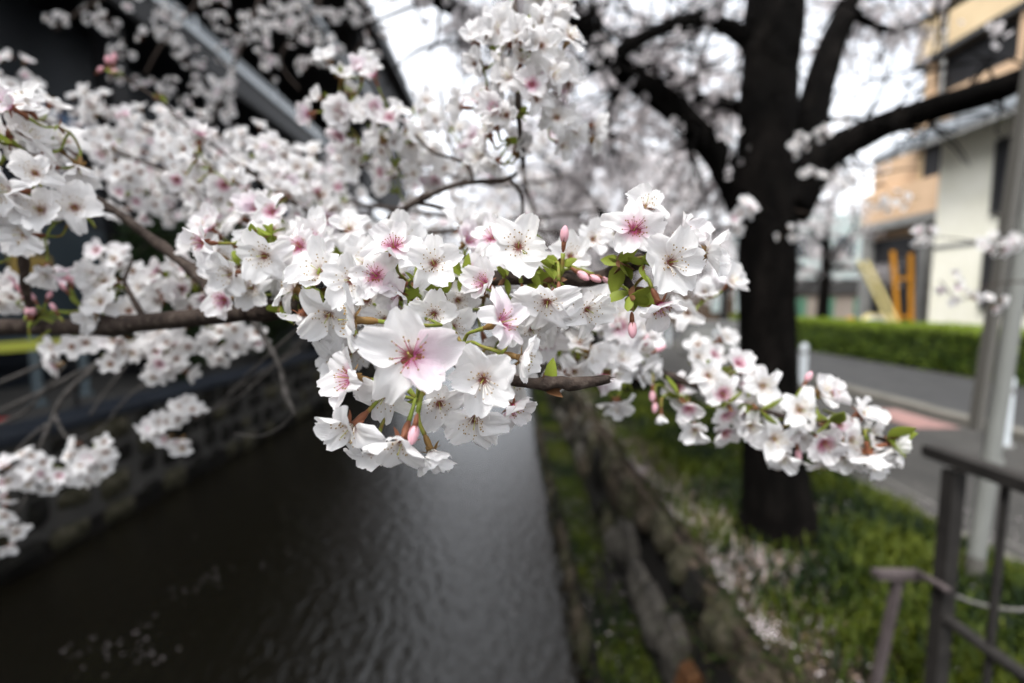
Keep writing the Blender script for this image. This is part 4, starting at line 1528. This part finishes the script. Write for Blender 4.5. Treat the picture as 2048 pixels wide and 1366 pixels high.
# umbel centres on the branch and the hand-placed flowers they carry:
# px, py, depth, diameter px, facing (right, up, toward), pinkness, openness, spin
C = {'a': P(925, 690, .19), 'b': P(835, 800, .185), 'c': P(830, 590, .225), 'd': P(1090, 560, .225), 'e': P(1245, 525, .208),
     'f': P(1262, 585, .205), 'g': P(700, 600, .235), 'h': P(525, 480, .25), 'i': P(600, 600, .26), 'j': P(1010, 700, .20), 'k': P(900, 560, .235)}
HERO = [
    ('b', 822, 712, .162, 212, (.04, .16, 1), 3, .10, .35),
    ('j', 966, 760, .168, 160, (-.02, -.12, 1), 0, .18, 1.9),
    ('a', 1000, 646, .175, 140, (.75, .22, .45), 2, .45, .3),
    ('a', 1040, 716, .172, 118, (.85, -.25, .25), 0, .55, .9),
    ('g', 712, 640, .178, 150, (-.92, .05, .22), 0, .30, .2),
    ('b', 705, 757, .172, 140, (-.62, .12, .62), 1, .35, 1.1),
    ('b', 705, 852, .170, 150, (-.45, -.52, .65), 0, .35, 2.2),
    ('b', 806, 880, .165, 150, (-.12, -.72, .60), 0, .42, .1),
    ('b', 862, 900, .176, 118, (.42, -.80, .32), 0, .50, .6),
    ('j', 950, 836, .182, 148, (-.05, -.55, .75), 0, .35, 1.3),
    ('j', 1022, 812, .186, 110, (.62, -.50, .45), 1, .50, 2.0),
    ('b', 878, 806, .190, 130, (.22, -.30, .9), 0, .25, .4),
    ('b', 770, 790, .180, 130, (-.10, -.55, .8), 0, .30, 1.9),
    ('b', 745, 905, .180, 105, (-.25, -.85, .3), 0, .40, .9),
    ('k', 868, 528, .190, 128, (.02, .05, 1), 0, .18, .32),
    ('c', 788, 494, .195, 118, (.12, .45, .85), 1, .30, 1.2),
    ('c', 752, 552, .200, 118, (.02, .08, 1), 1, .15, .6),
    ('g', 703, 562, .205, 125, (-.12, -.08, 1), 0, .20, 1.6),
    ('a', 868, 628, .195, 115, (.05, -.18, 1), 0, .22, .2),
    ('c', 796, 580, .205, 105, (-.45, -.55, .6), 2, .40, 1.0),
    ('g', 642, 545, .215, 140, (-.2, .25, .9), 0, .30, .1),
    ('g', 660, 628, .215, 130, (-.05, -.62, .7), 0, .35, .9),
    ('i', 592, 578, .225, 112, (-.72, .35, .1), 0, .35, .5),
    ('i', 606, 628, .220, 110, (-.35, -.75, -.15), 0, .35, 1.4),
    ('h', 530, 512, .230, 125, (-.02, -.22, .95), 0, .25, .4),
    ('h', 600, 494, .240, 105, (-.1, .12, 1), 1, .2, 1.7),
    ('h', 622, 484, .250, 95, (.3, .3, .85), 1, .3, .8),
    ('h', 408, 486, .235, 92, (-.45, -.15, .75), 1, .35, 1.0),
    ('h', 462, 548, .245, 100, (-.3, -.3, .9), 0, .3, 1.5),
    ('i', 505, 575, .255, 100, (.1, -.25, .95), 0, .3, .4),
    ('i', 450, 600, .265, 90, (-.2, -.2, .95), 1, .3, 2.4),
    ('h', 545, 425, .270, 82, (0, .2, 1), 1, .2, 1.2),
    ('d', 1037, 494, .205, 145, (-.02, .12, 1), 0, .22, 1.0),
    ('d', 985, 478, .230, 100, (-.3, .4, .85), 1, .3, .3),
    ('d', 1095, 603, .190, 135, (-.1, -.42, .85), 0, .35, .5),
    ('d', 1172, 618, .195, 128, (.38, -.32, .8), 0, .42, 1.1),
    ('k', 972, 568, .205, 105, (-.5, .25, .6), 1, .45, .2),
    ('k', 935, 545, .225, 90, (.55, .1, .6), 1, .4, 2.0),
    ('d', 1140, 515, .245, 100, (.1, .3, .95), 0, .3, .6),
    ('d', 1185, 480, .270, 85, (.2, .3, .95), 0, .3, 1.3),
    ('a', 905, 655, .205, 105, (.4, -.1, .85), 0, .3, 2.1),
    ('j', 1062, 655, .215, 95, (.2, -.6, .75), 0, .4, .4),
    ('e', 1268, 460, .192, 128, (-.06, .06, 1), 1, .15, .30),
    ('e', 1340, 525, .186, 145, (.18, -.10, 1), 0, .25, .1),
    ('e', 1412, 505, .195, 125, (.80, .05, .50), 0, .35, .7),
    ('e', 1368, 478, .200, 118, (.55, .50, .45), 1, .45, 1.4),
    ('e', 1290, 415, .205, 100, (.1, .55, .7), 0, .35, .5),
    ('f', 1318, 606, .188, 118, (.28, -.82, .32), 1, .45, .9),
    ('g', 735, 600, .22, 110, (-.2, -.1, 1), 0, .3, 2.2),
    ('c', 770, 640, .215, 100, (.1, -.3, .9), 0, .3, 2.6),
    ('k', 915, 600, .225, 95, (.3, -.3, .85), 0, .35, 1.5),
]
for (c, px, py, d, dia, n, pk, op, sp) in HERO:
    Rr = dia / 2 * d / F * .97
    p = P(px, py, d)
    nn = N(*n)
    flower(B1, p, nn, Rr, pk, sp, op, rd)
    stalk_between(B1, p, nn, Rr, C[c], rd=rd, rad=.00072)
for k in ('c', 'd', 'e', 'f', 'h', 'k', 'i'):
    tuft(B1, C[k], .0125, rd, 4)
tuft(B1, P(1090, 776, .185), .0165, rd, 1)
for px, py, d in ((508, 478, .235), (545, 470, .24), (560, 612, .25), (705, 588, .225), (838, 572, .205), (880, 585, .205), (925, 552, .215), (1010, 556, .212), (1062, 545, .208),
                  (1108, 560, .205), (1118, 528, .21), (1235, 520, .198), (1285, 530, .196), (1258, 592, .195), (800, 600, .21), (640, 580, .23), (480, 500, .26)):
    tuft(B1, P(px, py, d), rd.uniform(.008, .0115), rd, 4)
# buds
for px, py, d, n, s, c in ((1128, 483, .20, (.05, .9, .3), .0085, 'd'), (1156, 545, .212, (.6, -.5, .4), .0085, 'd'), (1180, 552, .214, (.75, -.45, .3), .0075, 'd'),
                           (1118, 585, .20, (0, -.9, .3), .0095, 'd'), (1264, 645, .195, (0, -1, .1), .0085, 'f'), (1205, 556, .218, (.7, -.3, .2), .0075, 'd'),
                           (1045, 585, .21, (.1, -.9, .2), .008, 'd'), (830, 852, .16, (-.15, -.9, .2), .0082, 'b')):
    p, nn = P(px, py, d), N(*n)
    mk('bud', rd.choice(BUD), B1, orient(nn, rd.uniform(0, 6), s, p - B1.location))
    stalk_between(B1, p, nn, s, C[c], rd=rd)
# filler umbels behind the hand-placed flowers
for px, py, d, n, pinkp in ((760, 520, .27, 5, .3), (680, 520, .28, 5, .3), (850, 600, .265, 4, .1), (930, 520, .28, 5, .3), (1000, 540, .275, 4, .2), (1080, 500, .28, 5, .2),
                            (1150, 530, .29, 4, .2), (625, 560, .28, 4, .3), (560, 525, .29, 4, .3), (500, 535, .30, 4, .2), (440, 530, .33, 4, .3), (960, 620, .26, 3, .2),
                            (1060, 600, .265, 3, .2), (720, 680, .25, 3, .1), (820, 660, .24, 3, 0), (990, 700, .24, 3, 0), (1130, 640, .25, 3, .1),
                            (590, 500, .31, 5, .3), (650, 470, .33, 4, .3), (540, 470, .33, 4, .4), (480, 505, .33, 4, .3), (400, 560, .42, 4, .3), (350, 560, .44, 4, .3),
                            (1400, 610, .33, 3, .1)):
    umbel(B1, P(px, py, d), max(3, n - 1), .0148, .020, N(0, .05, 1), True, rd, pinkp, leaves=1 if rd.random() < .6 else 0)

# --- 2. lower right clump behind and drooping right spray ---------------------
rd = random.Random(6)
B2 = branch_thing('right-hand drooping spray of blossoms ending in front of the footpath', P(1100, 640, .40))
tube_obj('main_stem', B2, PT((1010, 600, .42), (1100, 650, .38), (1200, 700, .35), (1310, 742, .33), (1400, 775, .325), (1500, 815, .32), (1600, 840, .315), (1700, 862, .31), (1790, 885, .305)),
         [.004, .0036, .003, .0026, .0023, .0021, .0018, .0015, .0010], TW, 10, 6, .14, 4, knots=4)
tube_obj('side_twig', B2, PT((1310, 742, .33), (1350, 770, .33), (1350, 800, .33)), [.0018, .0014, .001], TW, 8, 5, .1, 5)
HR = [
    (1598, 820, .315, 104, (0, .08, 1), 0, .12), (1642, 785, .32, 88, (.35, .5, .75), 0, .35), (1664, 788, .318, 70, (.7, .3, .4), 1, .4),
    (1475, 728, .33, 76, (.1, .35, .9), 1, .35), (1524, 772, .32, 96, (.2, .15, .95), 0, .25), (1415, 752, .325, 88, (-.05, .15, 1), 0, .15),
    (1443, 786, .32, 92, (-.05, -.1, 1), 1, .2), (1356, 772, .33, 70, (-.35, .05, .9), 1, .3), (1378, 815, .325, 78, (-.25, -.4, .7), 1, .4),
    (1390, 858, .325, 76, (-.25, -.55, .75), 0, .4), (1450, 825, .325, 85, (.1, -.4, .9), 1, .3), (1447, 862, .33, 76, (.05, -.6, .75), 1, .4),
    (1482, 815, .325, 82, (.25, -.2, .9), 1, .3), (1500, 850, .32, 80, (-.1, -.3, .9), 0, .3), (1548, 876, .315, 98, (-.1, -.25, .95), 0, .22),
    (1565, 912, .32, 78, (-.1, -.7, .6), 0, .4), (1645, 885, .31, 96, (.0, -.4, .9), 1, .25), (1640, 925, .32, 70, (-.1, -.85, .3), 0, .35),
    (1722, 828, .31, 90, (.35, .5, .6), 0, .4), (1700, 880, .305, 92, (.1, -.1, 1), 0, .2), (1735, 905, .30, 96, (.15, -.7, -.1), 0, .3),
    (1778, 888, .30, 88, (.75, .25, .3), 0, .5), (1690, 915, .31, 75, (-.4, -.6, .6), 0, .35), (1740, 868, .31, 80, (.4, .1, .85), 0, .3),
    (1600, 865, .325, 80, (.05, -.3, .9), 0, .3), (1530, 820, .33, 75, (.1, -.1, 1), 0, .3), (1395, 715, .38, 62, (0, .3, .9), 0, .3), (1425, 712, .39, 60, (.2, .3, .9), 1, .3),
    (1322, 828, .32, 46, (-.1, -.9, .2), 0, 1.0), (1490, 770, .335, 62, (.1, .1, .95), 1, .35), (1575, 875, .325, 70, (.2, -.5, .8), 1, .4),
    (1752, 925, .305, 80, (.1, -.55, .7), 0, .3), (1675, 855, .31, 66, (.2, .2, .9), 2, .5),
]
cc = [P(1345, 790, .33), P(1440, 800, .33), P(1500, 815, .325), P(1640, 838, .315), P(1745, 870, .31), P(1420, 735, .36)]
for (px, py, d, dia, n, pk, op) in HR:
    Rr = dia / 2 * d / F * .94
    p, nn = P(px, py, d), N(*n)
    flower(B2, p, nn, Rr, pk, None, op, rd)
    c = min(cc, key=lambda q: (q - p).length)
    stalk_between(B2, p, nn, Rr, c, rd=rd, rad=.0009)
for c in cc:
    tuft(B2, c + N(0, 0, 1) * .012, .014, rd, 4)
for px, py, n in ((1612, 762, (.35, .85, .2)), (1305, 782, (-.1, -.9, .2)), (1310, 805, (-.1, -1, .1)), (1596, 900, (0, -.9, .2)), (1690, 836, (.4, -.2, .6)), (1290, 690, (.1, .7, .3)), (1312, 702, (.6, .4, .3)), (1500, 868, (.1, -1, 0))):
    p, nn = P(px, py, .32), N(*n)
    mk('bud', rd.choice(BUD), B2, orient(nn, 1, .0095, p - B2.location))
    stalk_between(B2, p, nn, .0095, min(cc + [P(1300, 740, .33)], key=lambda q: (q - p).length), rd=rd)
for px, py, d, n, pk in ((1145, 705, .30, 5, .1), (1240, 672, .34, 6, .3), (1255, 705, .34, 6, .2), (1195, 735, .33, 6, .1), (1240, 755, .34, 5, .2), (1170, 660, .34, 5, .2), (1110, 690, .34, 4, .1),
                         (1225, 640, .36, 4, .2), (1410, 705, .42, 4, .1), (1440, 760, .37, 3, .3)):
    umbel(B2, P(px, py, d), max(3, n - 1), .0142, .018, N(0, 0, 1), True, rd, pk, leaves=1)

# --- 3. upper centre hanging spray -------------------------------------------
rd = random.Random(8)
B3 = branch_thing('upright hanging spray of blossoms at top centre against the pale sky', P(1010, -60, .52))
tube_obj('main_stem', B3, PT((1015, -80, .42), (1030, 20, .36), (1040, 120, .33), (1036, 200, .32), (1042, 280, .32), (1048, 335, .33)),
         [.0030, .0026, .0022, .0020, .0016, .0012], TW, 9, 6, .14, 6, knots=3)
for px, py, d, n in ((1045, 60, .40, 6), (1105, 60, .41, 5), (1000, 110, .40, 6), (1070, 110, .38, 6), (1120, 120, .40, 6), (970, 150, .41, 5), (1015, 165, .40, 5), (1060, 190, .385, 6),
                     (1120, 190, .41, 5), (1040, 235, .39, 5), (1095, 250, .42, 5), (985, 205, .43, 5), (1020, 290, .41, 5), (975, 260, .45, 4), (1140, 240, .44, 4), (1010, 330, .44, 4), (1100, 20, .44, 4)):
    umbel(B3, P(px, py, d * .78), max(3, n - 2), .0128, .019, N(0, -.05, 1), True, rd, .12, leaves=2 if rd.random() < .7 else 0)

# --- 4. upper-left-centre arching twigs --------------------------------------
rd = random.Random(9)
B4 = branch_thing('arching bare twigs with blossoms above the central cluster, left of the top spray', P(745, 495, .36))
tube_obj('main_stem', B4, PT((700, 600, .36), (745, 492, .36), (775, 443, .36), (828, 405, .355), (870, 385, .355), (920, 368, .355), (980, 362, .355), (1015, 358, .355), (1034, 346, .355)),
         [.0026, .0025, .0024, .0023, .0020, .0019, .0018, .0018, .0014], TW, 9, 7, .14, 8, knots=4)
tube_obj('side_twig', B4, PT((828, 405, .355), (880, 415, .36), (940, 440, .37), (1010, 448, .38)), [.0018, .0017, .0016, .0012], TW, 8, 6, .13, 9, knots=2)
tube_obj('side_twig', B4, PT((1020, 358, .355), (1042, 390, .36), (1046, 430, .365), (1052, 470, .37)), [.0014, .0014, .0013, .0012], TW, 8, 6, .13, 10)
tube_obj('side_twig', B4, PT((945, 365, .36), (935, 330, .37), (900, 315, .38), (860, 300, .39), (800, 240, .41), (720, 200, .43), (690, 150, .44)), [.0013, .0014, .0014, .0014, .0014, .0012, .0010], TW, 8, 6, .13, 11, knots=2)
for px, py, d, n in ((685, 160, .43, 5), (712, 195, .42, 5), (690, 235, .42, 5), (665, 210, .43, 3), (778, 225, .40, 4), (755, 270, .41, 5), (800, 290, .41, 6), (830, 240, .43, 4), (870, 245, .46, 4),
                     (720, 280, .43, 4), (790, 335, .44, 5), (740, 320, .46, 5), (840, 310, .48, 5), (905, 260, .48, 4), (930, 300, .5, 5), (880, 350, .5, 5), (800, 390, .5, 5), (955, 330, .5, 4)):
    umbel(B4, P(px, py, d), max(3, n - 1), .0132, .023, N(-.05, -.02, 1), True, rd, .35, leaves=1)

# --- 5. near left spray --------------------------------------------------------
rd = random.Random(10)
B5 = branch_thing('big soft-focus spray of large blossoms at the left frame edge', P(-120, 300, .40))
tube_obj('main_stem', B5, PT((-160, 330, .42), (-60, 350, .36), (60, 385, .34), (150, 400, .33), (230, 425, .34)), [.004, .0036, .003, .0026, .0018], TW, 9, 6, .13, 16, knots=3)
tube_obj('side_twig', B5, PT((-30, 360, .36), (20, 430, .35), (45, 500, .35), (52, 580, .36), (70, 640, .37)), [.003, .0027, .0027, .0026, .0022], TW, 9, 6, .13, 17, knots=2)
for px, py, d, n in ((50, 300, .27, 4), (0, 330, .27, 4), (75, 360, .27, 4), (10, 385, .27, 4), (140, 265, .28, 4), (115, 300, .29, 4), (20, 270, .31, 4), (165, 340, .30, 4),
                     (60, 425, .30, 4), (150, 435, .29, 4), (190, 455, .29, 2), (10, 440, .32, 4), (90, 480, .33, 4), (30, 500, .34, 4), (60, 240, .34, 5), (-20, 290, .3, 4)):
    umbel(B5, P(px, py, d * 1.04), max(2, n - 1), .0148, .022, N(.05, .05, 1), True, rd, .12, leaves=1 if rd.random() < .7 else 0)
for px, py, d, n in ((15, 585, .38, 3), (95, 560, .40, 2), (230, 630, .36, 4), (240, 575, .37, 3)):
    umbel(B5, P(px, py, d), n, .0130, .017, N(.05, .1, 1), True, rd, .3, leaves=3)
for k in range(16):
    p, nn = P(rd.uniform(10, 210), rd.uniform(560, 640), .365), N(rd.gauss(0, .5), rd.uniform(.1, .9), .2)
    mk('bud', rd.choice(BUD), B5, orient(nn, 1, .0085, p - B5.location))
    stalk_between(B5, p, nn, .0085, P(rd.choice((55, 100, 170)), 628, .372), rd=rd)

# --- 6. left mid sprays, a little further --------------------------------------
rd = random.Random(12)
B6 = branch_thing('grey-white blossom spray behind the left edge flowers, above the green shrubs', P(80, 200, .9))
tube_obj('main_stem', B6, PT((-60, 180, .95), (80, 240, .85), (200, 290, .8), (330, 340, .75), (450, 390, .7), (560, 430, .65)), [.006, .0055, .005, .0042, .0034, .002], TW, 8, 6, .12, 20)
tube_obj('side_twig', B6, PT((700, 470, .42), (640, 438, .44), (560, 388, .46), (500, 348, .48), (440, 300, .5), (380, 255, .5), (310, 195, .5), (225, 142, .5)),
         [.0022, .0021, .002, .0018, .0017, .0015, .0013, .0011], TW, 8, 6, .12, 21, knots=4)
for k in range(34):
    t = rd.random()
    px, py = 20 + 440 * t + rd.gauss(0, 25), 190 + 190 * t + rd.gauss(0, 38)
    umbel(B6, P(px, py, rd.uniform(.85, 1.25)), 6, .0148, .034, N(.05, 0, 1), False, rd, leaves=1 if rd.random() < .3 else 0)
for px, py, d, n in ((395, 320, .36, 3), (430, 345, .38, 3), (470, 370, .42, 4), (520, 320, .46, 4), (545, 300, .48, 4), (560, 350, .47, 5), (600, 360, .48, 5), (510, 400, .45, 4), (590, 400, .45, 5), (640, 400, .48, 5),
                     (460, 420, .45, 4), (560, 430, .42, 3), (620, 340, .55, 4), (650, 440, .45, 4), (690, 400, .5, 5), (440, 460, .48, 3), (700, 450, .44, 4)):
    umbel(B6, P(px, py, d), max(3, n - 1), .0128, .023, N(0, .05, 1), True, rd, .3, leaves=2)
for k in range(40):
    px, py = rd.uniform(230, 720), rd.uniform(0, 1)
    py = 250 + (px - 230) * .16 + 190 * py
    if 270 < px < 460 and py > 400:
        continue
    umbel(B6, P(px, py, rd.uniform(.62, .95)), 6, .0145, .034, N(0, .05, 1), False, rd, leaves=1 if rd.random() < .5 else 0)
# bud-tipped end of the long twig
for k in range(5):
    p, nn = P(215 + rd.uniform(-22, 26), 135 + rd.uniform(-18, 18), .5), N(rd.gauss(0, .6), .6, .3)
    mk('bud', rd.choice(BUD), B6, orient(nn, 1, .010, p - B6.location))
tuft(B6, P(225, 142, .5), .012, rd, 4)
tuft(B6, P(318, 195, .5), .012, rd, 2)

# --- 7. left lower clumps under and over the main stem --------------------------
rd = random.Random(13)
B7 = branch_thing('thin drooping twigs with small blossom clumps over dark water, lower left', P(510, 640, .42))
tube_obj('main_stem', B7, PT((480, 610, .42), (512, 650, .42), (540, 695, .42), (560, 735, .42), (573, 790, .42), (590, 830, .42)), [.0026, .0026, .0024, .0022, .0024, .0014], 'twig_grey', 8, 6, .13, 24, knots=3)
for k, (pts, r) in enumerate((
        ([(590, 825, .42), (560, 855, .45), (520, 872, .48), (470, 868, .5)], .0012), ([(620, 640, .44), (560, 690, .48), (500, 745, .52), (430, 815, .55), (390, 840, .56)], .0020),
        ([(640, 650, .46), (560, 720, .5), (490, 765, .54), (420, 830, .56)], .0017), ([(260, 690, .6), (200, 728, .62), (130, 790, .62), (100, 850, .62), (72, 915, .62)], .0044),
        ([(110, 830, .62), (130, 870, .62), (165, 895, .62)], .0026), ([(290, 690, .62), (180, 735, .68), (60, 795, .72), (-60, 850, .75)], .0046),
        ([(95, 850, .63), (55, 880, .65), (20, 925, .66), (-20, 980, .67)], .003), ([(260, 720, .8), (215, 780, .8), (180, 830, .8)], .003), ([(70, 940, .62), (45, 1010, .62), (10, 1050, .62)], .002),
        ([(-60, 790, .7), (60, 740, .68), (140, 700, .66), (220, 670, .64)], .0036), ([(-40, 860, .7), (40, 830, .68), (90, 780, .66), (130, 730, .64)], .003),
        ([(600, 700, .6), (540, 740, .62), (470, 800, .64), (400, 830, .66)], .0018), ([(300, 760, .8), (250, 800, .8), (200, 860, .8), (150, 880, .8)], .0022))):
    n = len(pts)
    tube_obj('side_twig', B7, PT(*pts), [.95 * r * (1 - .5 * i / n) for i in range(n)], 'twig_grey', 7, 6, .13, 30 + k)
for px, py, d, n, sp in ((345, 845, .55, 7, 1), (385, 850, .55, 7, 1), (365, 825, .56, 5, 1), (185, 915, .6, 8, 1), (205, 885, .6, 5, 1), (150, 935, .6, 8, 1), (120, 930, .62, 6, 1), (55, 945, .6, 9, 1), (20, 955, .6, 7, 1), (85, 955, .62, 6, 1),
                         (15, 1020, .6, 7, 1), (10, 1050, .6, 7, 1), (305, 700, .5, 8, 1), (345, 705, .5, 8, 1), (330, 725, .5, 7, 1), (370, 690, .52, 6, 1), (270, 680, .5, 5, 1), (160, 695, .5, 7, 1),
                         (225, 712, .5, 3, 1), (480, 670, .55, 8, 1), (455, 690, .57, 6, 1), (390, 665, .6, 8, 1), (250, 540, .5, 8, 1), (220, 530, .5, 7, 1), (280, 560, .5, 5, 1), (345, 575, .48, 6, 1),
                         (380, 600, .45, 6, 1), (400, 570, .44, 6, 1), (430, 655, .5, 3, 1)):
    umbel(B7, P(px, py, d), max(3, n - 1), .0135, .023, N(.0, .05, 1), False, rd, leaves=2 if rd.random() < .6 else 0)

# --- 8. filler sprays behind the centre -----------------------------------------
rd = random.Random(14)
B8 = branch_thing('soft blossom sprays filling the space behind the central cluster', P(700, 380, .9))
paths8 = [((430, 420, .9), (620, 400, .8), (800, 420, .75), (1000, 440, .75), (1200, 420, .8)), ((700, 330, 1.0), (850, 340, .9), (1000, 370, .9), (1150, 350, 1.0)),
          ((560, 460, .7), (760, 470, .65), (960, 460, .65), (1180, 470, .7)), ((1040, 300, .8), (1060, 400, .8), (1100, 500, .8)), ((880, 180, 1.1), (900, 280, 1.0), (930, 380, .9))]
for k, pts in enumerate(paths8):
    tube_obj('side_twig', B8, PT(*pts), [.004] * (len(pts) - 1) + [.002], TW, 7, 6, .12, 50 + k)
for k in range(44):
    pts = rd.choice(paths8[:3] + paths8)
    i = rd.randrange(len(pts) - 1)
    t = rd.random()
    q = [pts[i][j] * (1 - t) + pts[i + 1][j] * t for j in range(3)]
    umbel(B8, P(q[0] + rd.gauss(0, 22), q[1] + rd.gauss(0, 28), q[2] * 1.25 + rd.uniform(-.08, .25)), 6, .0150, .034, N(0, 0, 1), False, rd, leaves=1 if rd.random() < .5 else 0)

# --- 9. overhanging spray against the dark building ------------------------------
rd = random.Random(15)
B9 = branch_thing('greyish overhanging blossom branch at top left against the dark building', P(560, -200, 2.0))
paths9 = [((640, -260, 1.4), (520, -120, 1.3), (400, 0, 1.25), (330, 80, 1.2), (290, 150, 1.2)), ((560, -160, 1.35), (520, 0, 1.25), (480, 100, 1.2), (440, 200, 1.15), (420, 260, 1.15)),
          ((400, -160, 1.3), (300, -60, 1.25), (180, 10, 1.2), (110, 60, 1.2)), ((700, -160, 1.4), (640, 0, 1.35), (600, 60, 1.3), (560, 120, 1.3), (600, 180, 1.3)),
          ((620, -100, 1.4), (740, 30, 1.4), (700, 120, 1.45))]
for k, pts in enumerate(paths9):
    tube_obj('side_twig', B9, PT(*[(x_, y_, d_ * 1.55) for x_, y_, d_ in pts]), [.012, .009, .007, .006, .004][:len(pts)], TW, 7, 6, .12, 60 + k)
ctr = [(180, 30, 26), (220, 60, 26), (260, 30, 26), (240, 95, 20), (280, 110, 22), (160, 75, 18), (300, 50, 26), (330, 20, 24), (280, 10, 26), (350, 175, 22), (400, 190, 26), (440, 200, 28), (380, 240, 28), (430, 250, 28), (470, 230, 24), (450, 160, 24),
       (400, 130, 24), (370, 100, 18), (500, 110, 26), (520, 60, 28), (560, 40, 28), (600, 60, 26), (540, 130, 24), (480, 60, 24), (470, 140, 22), (600, 20, 28), (650, 40, 24), (660, 100, 22), (620, 130, 20), (700, 30, 26), (740, 60, 26), (720, 10, 24), (440, 20, 20),
       (250, 150, 14), (270, 170, 12), (350, 60, 14), (690, 290, 16), (680, 310, 14)]
for (px, py, s) in ctr:
    for _ in range(2 if px > 300 else 1):
        umbel(B9, P(px + rd.gauss(0, 13), py + rd.gauss(0, 13), rd.uniform(1.6, 2.2)), 5, .0165, .042, N(0, -.1, .6), False, rd, leaves=0)

# --- 10. few blossoms on the right in front of houses ----------------------------
rd = random.Random(16)
B10 = branch_thing('sparse thin twigs with scattered blossoms before the cream house', P(2100, 480, 1.3))
for k, pts in enumerate((((2120, 470, 1.3), (2000, 488, 1.3), (1920, 478, 1.32), (1840, 470, 1.35)), ((2100, 560, 1.3), (1980, 570, 1.3), (1920, 600, 1.3), (1880, 560, 1.32)),
                         ((1590, 420, 2.2), (1640, 430, 2.1), (1700, 415, 2.0), (1760, 400, 1.9), (1840, 395, 1.8)))):
    tube_obj('side_twig', B10, PT(*pts), [.003, .0025, .002, .0015, .0012][:len(pts)], TW, 7, 6, .12, 70 + k)
for (px, py, d, n) in ((1845, 470, 1.3, 6), (1990, 490, 1.3, 6), (1960, 500, 1.3, 4), (2010, 480, 1.3, 5), (1925, 605, 1.3, 4), (1970, 605, 1.3, 4), (1885, 560, 1.3, 3), (1570, 465, 1.6, 4), (1480, 430, 1.0, 6), (1470, 440, 1.0, 4), (1760, 400, 1.9, 6), (1720, 412, 1.9, 5), (1800, 400, 1.9, 5),
                       (1905, 590, 1.3, 3), (1620, 350, 1.9, 7), (1650, 360, 1.9, 7), (1680, 372, 1.9, 6), (1710, 360, 2, 5), (1600, 285, 1.9, 6), (1640, 270, 1.9, 7), (1580, 300, 1.9, 5), (1680, 250, 2, 6), (1790, 420, 1.9, 4)):
    umbel(B10, P(px, py, d), n, .0165, .030, N(0, 0, 1), False, rd, leaves=0)
print('flowers', NFL[0], 'objects', len(bpy.data.objects))
